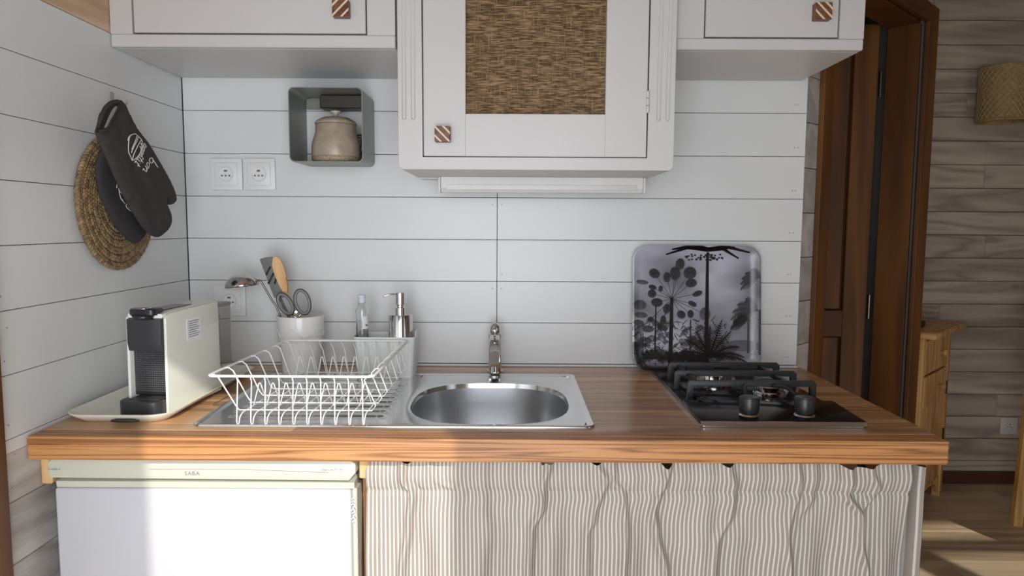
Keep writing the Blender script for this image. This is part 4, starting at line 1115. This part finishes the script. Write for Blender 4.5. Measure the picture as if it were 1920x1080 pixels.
obj('blade', tube(NB(), [tpt(566, 588, -.114), tpt(558, 596, -.110), Vector((pc.x+.006, -.110, ZT+.03))], .003, 6), ladle_steel, t, smooth=True)
obj('pivot', tube(NB(), [tpt(555, 585, -.118), tpt(555, 585, -.108)], .003, 10), chrome, t, smooth='auto')

# ------------------------------------------------------------------ caddy, bottle, soap dispenser
YC = -.125
c1, c2 = at(660, 632, 1, YC-.035), at(778, 632, 1, YC-.035)
zc1 = c1.z
t = thing('caddy', 'white fluted plastic caddy at the wall holding bottle and dispenser', 'caddy', ((c1.x+c2.x)/2, YC+.01, ZT))
cxm, cym = (c1.x+c2.x)/2, YC+.008; chx, chy = (c2.x-c1.x)/2, .045
def cad(s, z, d=0):
    out = []
    P = rrect(cxm, cym, chx*s-d, chy*s-d, .014, 5)
    for i, (x, y) in enumerate(P): out.append(Vector((x, y, z)))
    return out
def flut(s, z, d=0, amp=.0011):
    P = rrect(cxm, cym, chx*s-d, chy*s-d, .014, 5); out = []; n = len(P)
    for i in range(n):
        a, b = Vector((*P[i], 0)), Vector((*P[(i+1) % n], 0)); m_ = max(1, int((b-a).length/.002)) if (b-a).length > .01 else 1
        for k in range(m_): out.append(a.lerp(b, k/m_))
    L_ = len(out); res_ = []
    for i in range(L_):
        tn = (out[(i+1) % L_]-out[i-1]).normalized(); nn = Vector((tn.y, -tn.x, 0))
        res_.append(Vector((out[i].x, out[i].y, z))+nn*(amp*math.cos(i*2*math.pi/5.0)))
    return res_
hC = zc1-ZT
def same(s, z, d, amp): 
    l = flut(1, z, 0, amp); sc = s
    return [Vector((cxm+(v.x-cxm)*(sc-d/chx), cym+(v.y-cym)*(sc-d/chy), z)) for v in l]
bm = loft(NB(), [same(.90, ZT+.0005, 0, 0), same(.905, ZT+.004, 0, .0012), same(.985, ZT+hC-.008, 0, .0012), same(1.0, ZT+hC-.006, 0, 0), same(1.0, ZT+hC, 0, 0), same(1.0, ZT+hC, .002, 0), same(.905, ZT+.004, .002, 0)], (True, True))
obj('tub', bm, bin_plastic, t, smooth='auto')
e_x = cxm+chx
bm = NB(); prism(bm, [(cym-.030, ZT+hC-.002), (cym-.022, ZT+hC+.012), (cym+.022, ZT+hC+.012), (cym+.030, ZT+hC-.002)], e_x-.0022, e_x+.0002, 'X', .0006); eh = obj('end_handle', bm, bin_plastic, t)
bm = lathe(NB(), [(0,.0),(.010,.0),(.012,.0008),(0,.0008)], (0,0,0), 24)
bmesh.ops.transform(bm, matrix=Matrix.Translation((e_x-.0035, cym-.0, ZT+hC-.022)) @ Matrix.Rotation(R(90), 4, 'Y') @ Matrix.Diagonal((1.2, .8, 1, 1)), verts=bm.verts)
obj('handle_hole', bm, pin_dark, eh, smooth='auto')
# bottle stands in the tub
bc = at(679, 600, 1, YC); br = .0170; zB0 = ZT+.0048
t = thing('glass_bottle', 'small clear glass bottle with a pale cap standing in the caddy', 'bottle', (bc.x, YC, zB0))
ztop = at(675, 568, 1, YC).z-zB0; zcap = at(674, 553, 1, YC).z-zB0; 
obj('flask', lathe(NB(), [(0,0),(br*.86,0),(br*.92,.004),(br*.84,.10),(br*.86,ztop-.058),(br*.78,ztop-.045),(br*.90,ztop-.028),(br*.92,ztop-.018),(br*.66,ztop-.006),(br*.52,ztop),(br*.50,ztop+.006),(br*.42,ztop+.006),(br*.42,ztop-.002),(br*.56,ztop-.008),(br*.82,ztop-.02),(br*.70,ztop-.045),(br*.74,.01),(0,.005)], (bc.x, YC, zB0), 32), glass, t, smooth=True)
obj('cap', lathe(NB(), [(0,zcap),(br*.50,zcap),(br*.54,zcap-.002),(br*.54,zcap-.005),(br*.50,zcap-.006),(br*.54,zcap-.007),(br*.54,ztop+.001),(0,ztop+.001)], (bc.x, YC, zB0), 28), cap_blue, t, smooth='auto')
bm = NB(); V0 = []
for k in range(9):
    a = R(-75+k*11); rr = br*.90
    V0.append((bm.verts.new((bc.x+rr*math.cos(a), YC+rr*math.sin(a), zB0+ztop-.062)), bm.verts.new((bc.x+rr*.97*math.cos(a), YC+rr*.97*math.sin(a), zB0+ztop-.030))))
for a, b in zip(V0, V0[1:]): bm.faces.new((a[0], b[0], b[1], a[1]))
lbo = obj('label', bm, plain('bottle_label', (.82,.83,.84), .5), t, smooth=True)
a = R(-38); obj('label_dot', lathe(NB(), [(0,-.0025),(.0025,-.0015),(.0025,.0015),(0,.0025)], (bc.x+br*.9*math.cos(a), YC+br*.9*math.sin(a), zB0+ztop-.053), 12), plain('navy_dot', (.08,.09,.2), .5), lbo, smooth=True)
# dispenser
dc = at(751, 610, 1, YC-.002); rD = (at(774, 610, 1, YC).x-at(729, 610, 1, YC).x)/2
t = thing('soap_dispenser', 'polished steel soap pump standing in the caddy', 'dispenser', (dc.x, YC-.002, zB0))
zs1 = at(751, 589, 1, YC).z-zB0; zt_ = at(753, 548, 1, YC).z-zB0
obj('bottle', lathe(NB(), [(0,0),(rD,0),(rD,zs1-.002),(rD*.96,zs1),(0,zs1)], (dc.x, YC-.002, zB0), 40), chrome, t, smooth='auto')
pm = obj('pump', lathe(NB(), [(0,zs1),(rD*.42,zs1),(rD*.42,zs1+.016),(rD*.30,zs1+.018),(rD*.30,zs1+.022),(rD*.38,zs1+.024),(rD*.38,zt_-.001),(rD*.35,zt_),(0,zt_)], (dc.x, YC-.002, zB0), 32), chrome, t, smooth='auto')
zz = zB0+zt_-.005
obj('spout', tube(NB(), catmull([(dc.x-.004, YC-.002, zz), (dc.x-.018, YC-.002, zz+.0005), (dc.x-.029, YC-.002, zz-.001), (dc.x-.041, YC-.004, zz-.006)], 4), .0021, 8), chrome, pm, smooth=True)

# ------------------------------------------------------------------ left wall: hook, trivet, mitts
hk = at(209, 182, 0, XL)
t = thing('wall_hook', 'small grey metal hook on the left wall above the mitts', 'hook', (XL, hk.y, hk.z))
obj('plate', box(XL+.0002, XL+.0025, hk.y-.006, hk.y+.006, hk.z-.016, hk.z+.010, .001), plain('hook_grey', (.38,.37,.36), .35, metal=.6), t)
obj('peg', tube(NB(), catmull([(XL+.002, hk.y, hk.z-.008), (XL+.018, hk.y, hk.z-.016), (XL+.030, hk.y, hk.z-.014), (XL+.032, hk.y, hk.z-.008)], 4), .0022, 8), plain('hook_wire', (.38,.37,.36), .35, metal=.6), t, smooth=True)
tc = Vector((XL+.012, at(216, 372, 0, XL+.012).y, at(216, 372, 0, XL+.012).z))
t = thing('woven_trivet', 'round braided seagrass trivet hanging on the left wall under the mitts', 'trivet', (XL, tc.y, tc.z))
RT = .141
ym_ = (at(142, 350, 0, XL+.012).y + at(291, 440, 0, XL+.012).y)/2
zlo = at(235, 505, 0, XL+.012).z; tcz = zlo+RT
TY, TZ = ym_, tcz
nr = 9; wr = RT/nr
random.seed(5)
for k in range(nr):
    rad = wr*(k+.5); cnt = max(6, int(2*math.pi*rad/.011)); bm = NB()
    for strand in (0, 1, 2):
        P = []; rr_ = []; nn = cnt*6
        for i in range(nn):
            a = 2*math.pi*i/nn; phs = 2*math.pi*(i*cnt/(2*nn)) + strand*2*math.pi/3
            off = wr*.30*math.sin(phs); dp_ = .0022*math.sin(2*phs)
            P.append((XL+.0095+dp_, TY+(rad+off)*math.cos(a), TZ+(rad+off)*math.sin(a))); rr_.append(wr*.27*(1+random.uniform(-.12,.12)))
        tube(bm, P, .004, 5, closed=True, rr=rr_)
    obj('braid', bm, seagrass, t, smooth=True)

def pillow(name, outline, base_x, thick, m, parent, res=.006, tilt=None, rim=.25):
    """stuffed cloth shape: outline in (y,z) of the wall plane, swelling towards the room"""
    # densify outline
    P = [Vector((a, b)) for a, b in outline]; Q = []
    for i in range(len(P)):
        a, b = P[i], P[(i+1) % len(P)]; n = max(1, int((b-a).length/res))
        for k in range(n): Q.append(a.lerp(b, k/n))
    N = len(Q); QA = np.array([[q.x, q.y] for q in Q]); QB = np.roll(QA, -1, 0); D = QB-QA; L2 = (D**2).sum(1)
    def dist(p):
        tt = np.clip(((p-QA)*D).sum(1)/L2, 0, 1); return float(np.sqrt((((QA+tt[:,None]*D)-p)**2).sum(1)).min())
    def inside(p):
        c = False
        for i in range(N):
            x1, y1 = QA[i]; x2, y2 = QB[i]
            if (y1 > p[1]) != (y2 > p[1]) and p[0] < (x2-x1)*(p[1]-y1)/(y2-y1)+x1: c = not c
        return c
    pts = list(Q); lo, hi = QA.min(0), QA.max(0); yv = lo[1]; r_ = 0
    while yv < hi[1]:
        xv = lo[0] + (res/2 if r_ % 2 else 0)
        while xv < hi[0]:
            p = np.array([xv, yv])
            if inside(p) and dist(p) > res*.55: pts.append(Vector((xv, yv)))
            xv += res
        yv += res*.87; r_ += 1
    vs, es, fs, _, _, _ = delaunay_2d_cdt(pts, [(i, (i+1) % N) for i in range(N)], [], 1, 1e-7)
    def hgt(p):
        d = dist(np.array([p[0], p[1]])); s = min(1, d/(thick*1.5)); return math.sqrt(max(0, 1-(1-s)**2))
    H_ = [hgt(v) for v in vs]
    bm = NB(); tl = tilt or (lambda y, z: 0)
    A = [bm.verts.new((base_x+tl(v[0], v[1])+thick*(.5+.5*h)+.0012*math.sin(v[0]*90+v[1]*60)*h, v[0], v[1])) for v, h in zip(vs, H_)]
    B = [bm.verts.new((base_x+tl(v[0], v[1])+thick*(.5-.5*h), v[0], v[1])) if h > 1e-3 else a for v, h, a in zip(vs, H_, A)]
    for f in fs:
        if len(f) == 3:
            try: bm.faces.new([A[i] for i in f])
            except ValueError: pass
            if not all(A[i] is B[i] for i in f):
                try: bm.faces.new([B[i] for i in reversed(f)])
                except ValueError: pass
    def surf(y, z): return base_x+tl(y, z)+thick*(.5+.5*hgt((y, z)))+.0012*math.sin(y*90+z*60)*hgt((y,z))
    return obj(name, bm, m, parent, smooth=True), surf
def yz(pts, x): return [(at(a, b, 0, x).y, at(a, b, 0, x).z) for a, b in pts]
def smooth_poly(P, n=3):
    V_ = [Vector((a, b, 0)) for a, b in P]; V_ = V_[-2:]+V_+V_[:3]; c = catmull(V_, n); return [(v.x, v.y) for v in c[2*n:-3*n+0]][:len(P)*n]
xb_ = XL+.030
o2 = yz([(187, 287), (180, 309), (182, 338), (187, 364), (201, 397), (217, 426), (234, 445), (251, 457), (263, 451), (273, 436), (262, 400), (240, 350), (222, 300), (205, 268), (193, 270)], xb_)
t2 = thing('oven_mitt', 'charcoal oven mitt behind the other one, partly hidden', 'oven mitt', (XL+.03, -.3, 1.45))
_, sf2 = pillow('mitt_body', smooth_poly(o2), xb_-.010, .020, charcoal2, t2)
xm = XL+.056
o1 = yz([(178.6, 249), (183, 232), (188, 212), (197, 196), (208, 188), (227, 188), (237, 206), (253, 238), (272.6, 264), (289, 290), (306.6, 319), (321, 348), (328, 371), (326, 381), (315, 384), (309, 375), (311, 385), (316, 397), (319, 413), (315, 429), (302, 442), (289, 444.5), (272.6, 434), (259.6, 416), (240, 384), (217.5, 338.5), (201, 299.6), (190, 273.7)], xm)
t1 = thing('oven_mitt', 'charcoal oven mitt in front with white lettering and cloche drawing', 'oven mitt', (XL+.05, -.3, 1.48))
_, sf1 = pillow('mitt_body', smooth_poly(o1, 2), xm-.012, .026, charcoal, t1)
# rolled cuff opening with grey lining
cuff = yz([(179, 248), (187, 214), (205, 189), (218, 189)], xm+.012)
cf = yz([(181, 246), (190, 218), (203, 197), (222, 192), (215, 210), (205, 228), (196, 244)], xm+.014)
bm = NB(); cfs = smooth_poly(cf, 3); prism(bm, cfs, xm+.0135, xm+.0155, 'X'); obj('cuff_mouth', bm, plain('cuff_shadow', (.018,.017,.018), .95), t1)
cf2 = yz([(196, 240), (203, 222), (210, 207), (217, 199), (219, 203), (211, 218), (203, 236)], xm+.016)
bm = NB(); prism(bm, smooth_poly(cf2, 3), xm+.0155, xm+.0165, 'X'); obj('cuff_lining', bm, lining, t1, label='pale grey lining')
Pc = smooth_poly(cf, 3); obj('cuff_binding', tube(NB(), [(xm+.0155, a, b) for a, b in Pc], .0028, 6, closed=True), charcoal, t1, smooth=True)
def strokes(S_, conv, surf, m, parent, name, r=.0009):
    bm = NB()
    for s in S_:
        P = [conv(*p) for p in s]; P = catmull([(0, a, b) for a, b in P], 4) if len(P) > 2 else [Vector((0, a, b)) for a, b in P]
        tube(bm, [(surf(p.y, p.z)+.0002, p.y, p.z) for p in P], r, 5)
    return obj(name, bm, m, parent, smooth=True)
def cv(zx, zy): q = at(210+zx/6.354, 230+zy/6.354, 0, xm+.012); return (q.y, q.z)
cloche = [[(210,145),(190,190),(190,340),(215,400),(240,450),(300,390),(345,290),(357,215),(320,170),(265,133),(210,145)],
          [(345,208),(290,275),(255,355),(237,440)], [(310,170),(255,260),(222,360)], [(285,160),(245,250),(225,320)], [(210,143),(186,172),(181,215)]]
strokes(cloche, cv, sf1, printw, t1, 'cloche_drawing', .00105)
# cursive letters, drawn as pen strokes: unit frame x along the line, y up
LET = {'b': ([[(.1,1.3),(.12,.6),(.15,.05),(.45,0),(.55,.3),(.35,.5),(.15,.35)]], .65),
 'o': ([[(.3,.5),(.08,.3),(.2,0),(.45,.1),(.42,.4),(.3,.5),(.6,.42)]], .6), 'n': ([[(.05,.5),(.1,0)],[(.1,.3),(.3,.52),(.42,.3),(.45,0),(.6,.1)]], .62),
 'a': ([[(.45,.45),(.2,.5),(.06,.2),(.25,0),(.45,.25),(.46,.45),(.48,.05),(.6,.1)]], .6), 'p': ([[(.08,.5),(.1,-.5)],[(.1,.3),(.35,.52),(.48,.25),(.3,0),(.1,.08)]], .55),
 'é': ([[(.08,.25),(.4,.3),(.3,.5),(.1,.35),(.12,.05),(.4,.02),(.55,.15)],[(.25,.65),(.42,.85)]], .55), 't': ([[(.2,1.0),(.18,.1),(.32,0),(.45,.1)],[(.02,.62),(.4,.66)]], .45),
 'i': ([[(.1,.5),(.12,.08),(.25,0),(.35,.1)],[(.1,.72),(.12,.76)]], .36)}
def write(word, p0, p1, hgt_, updir):
    wtot = sum(LET[c][1] for c in word); dx_, dy_ = (p1[0]-p0[0])/wtot, (p1[1]-p0[1])/wtot; out = []; x = 0
    for c in word:
        for s in LET[c][0]: out.append([(p0[0]+(x+a)*dx_+b_*updir[0]*hgt_, p0[1]+(x+a)*dy_+b_*updir[1]*hgt_) for a, b_ in s])
        x += LET[c][1]
    return out
strokes(write('bon', (470, 400), (345, 560), 110, (.48, .87)) + write('appétit', (385, 235), (262, 470), 92, (.55, .83)), cv, sf1, printw, t1, 'lettering', .00095)
def cv2(zx, zy): q = at(210+zx/6.354, 230+zy/6.354, 0, xb_+.008); return (q.y, q.z)
strokes([[(15,550),(30,620),(50,690),(60,760)], [(45,700),(40,780)], [(60,760),(70,830),(95,910),(140,965)], [(70,810),(110,860),(150,910)], [(95,910),(125,925)], [(170,945),(150,990),(170,1025),(210,1055)], [(165,960),(185,1020)]], cv2, sf2, printw, t2, 'lettering', .0008)

# ------------------------------------------------------------------ living room beyond
C = at(1762, 928, 2, 0); Cx, Cy = C.x, C.y
tt = .43; Bx, By = Cx-.7071*tt, Cy-.7071*tt
ztd = at(1726, 622, 1, By).z
t = thing('pine_dresser', 'knotty pine dresser against the grey plank wall beyond the doorway', 'dresser', (Bx, By, 0), R(45))
# local: origin at the front left foot, x along the front to the right, y to the back
Ld, Wd = tt, .13
obj('side_panel', box(0, .018, 0, Wd, .06, ztd-.028, .002), pine_v, t); obj('side_panel', box(Ld-.018, Ld, 0, Wd, .06, ztd-.028, .002), pine_v, t)
obj('corner_post', box(-.002, .035, -.006, .03, 0, ztd-.028, .003), pine_v, t); obj('corner_post', box(Ld-.033, Ld+.004, -.006, .03, 0, ztd-.028, .003), pine_v, t)
obj('back_panel', box(.018, Ld-.018, Wd-.012, Wd, .06, ztd-.028), pine_v, t)
obj('top', box(-.03, Ld+.055, -.055, Wd+.01, ztd-.028, ztd, .010, 3), pine_v, t, smooth='auto')
obj('front_board', box(.036, Ld-.034, .004, .018, .10, ztd-.33, .001), pine_v, t)
for (z0_, z1_) in ((ztd-.19, ztd-.045), (ztd-.335, ztd-.20)):
    dd = obj('drawer', box(.040, Ld-.038, -.006, .02, z0_, z1_, .004, 2), pine_v, t)
    kb = NB(); lathe(kb, [(0,0),(.007,0),(.007,.010),(.016,.016),(.017,.023),(.010,.028),(0,.029)], (0,0,0), 20)
    bmesh.ops.transform(kb, matrix=Matrix.Translation((Ld*.6, -.006, (z0_+z1_)/2)) @ Matrix.Rotation(R(90), 4, 'X'), verts=kb.verts)
    obj('knob', kb, pine_v, dd, smooth=True)
bm = NB(); prism(bm, [(.036, .02), (.06, .055), (.12, .085), (Ld*.5, .095), (Ld-.12, .085), (Ld-.06, .055), (Ld-.034, .02), (Ld-.034, .10), (.036, .10)], 0, .016, 'Y'); obj('apron', bm, pine_v, t)
for z in (.30, .52): obj('hinge', box(Ld-.044, Ld-.036, -.010, -.004, z-.03, z+.03, .001), plain('black_hinge', (.02,.018,.016), .5), t)
t = thing('black_case', 'flat black case lying on top of the pine dresser', 'case', (Bx, By, ztd), R(45))
obj('case_body', box(.03, .165, .035, .125, .0006, .028, .004, 2), black_plastic, t, smooth='auto')
t = thing('folded_paper', 'small white folded paper on the dresser in front of the black case', 'paper', (Bx, By, ztd), R(45))
obj('sheet', box(-.01, .022, .045, .095, .0006, .004, .001), plain('paper_white', (.75,.75,.75), .6), t)

# chair at the right edge
Pb = at(1905, 985, 2, 0)
t = thing('pine_chair', 'pine chair at the right edge of the picture', 'chair', (Pb.x, Pb.y, 0), R(-12))
zct = at(1908, 541, 1, Pb.y).z
def post(x):
    return prism(NB(), [(-.018, 0), (.018, 0), (.012, .25), (.008, .45), (.024, .70), (.050, zct), (.022, zct+.008), (-.006, .72), (-.026, .45), (-.022, .25)], x-.012, x+.018, 'X', .003)
def post2(x, bev=.003):
    P = [(-.016, 0), (.018, 0), (.026, .25), (.034, .45), (.030, .70), (.018, zct), (-.012, zct+.004), (-.004, .70), (-.002, .45), (-.010, .25)]
    return prism(NB(), [(a+x, b) for a, b in P], -.016, .016, 'Y', bev)
cm = pine_v
obj('leg', post2(0), cm, t); obj('leg', post2(.38), cm, t)
obj('leg', box(.0, .036, -.40, -.364, 0, .43, .003), cm, t); obj('leg', box(.40, .436, -.40, -.364, 0, .43, .003), cm, t)
obj('seat', box(.036, .44, -.42, -.012, .43, .452, .006, 2), cm, t, smooth='auto')
obj('seat_rail', box(.036, .40, -.39, -.37, .37, .43), cm, t)
for z in (.60, .72, .84): obj('back_slat', box(.026, .386, -.010, .008, z, z+.06, .003), cm, t)

# woven wall lamp
a = at(1844, 127, 1, YF-.10); b = at(1917, 228, 1, YF-.10)
lcx = (a.x+b.x)/2; lrr = (b.x-a.x)/2; lz0, lz1 = b.z, a.z
t = thing('wall_lamp', 'woven rattan cylinder lampshade on the grey plank wall', 'lamp', (lcx, YF, lz0))
sh = obj('shade', lathe(NB(), [(lrr*.97, lz0), (lrr*1.0, lz1), (lrr*.98, lz1), (lrr*.95, lz0)], (lcx, YF-.10, 0), 40), rattan, t, smooth='auto')
bm = NB()
for k in range(26):
    for sg in (1, -1):
        P = []
        for i in range(11):
            s = i/10; ang = 2*math.pi*(k/26) + sg*s*1.9; P.append((lcx+(lrr*1.012)*math.cos(ang), YF-.10+(lrr*1.012)*math.sin(ang), lz0+(lz1-lz0)*s))
        tube(bm, P, .0022, 4)
obj('weave', bm, plain('pale_cane', (.50,.38,.20), .6), sh, kind='stuff')
for z in (lz0, lz1): obj('shade_ring', tube(NB(), [(lcx+lrr*1.01*math.cos(q), YF-.10+lrr*1.01*math.sin(q), z) for q in [2*math.pi*k/36 for k in range(36)]], .004, 6, closed=True), rattan, sh, smooth=True)
obj('bracket', box(lcx-.03, lcx+.03, YF-.012, YF-.0005, (lz0+lz1)/2-.04, (lz0+lz1)/2+.04, .002), machine_dark, t)
obj('arm', tube(NB(), [(lcx, YF-.01, (lz0+lz1)/2), (lcx, YF-.10, (lz0+lz1)/2)], .006, 8), machine_dark, t, smooth='auto')
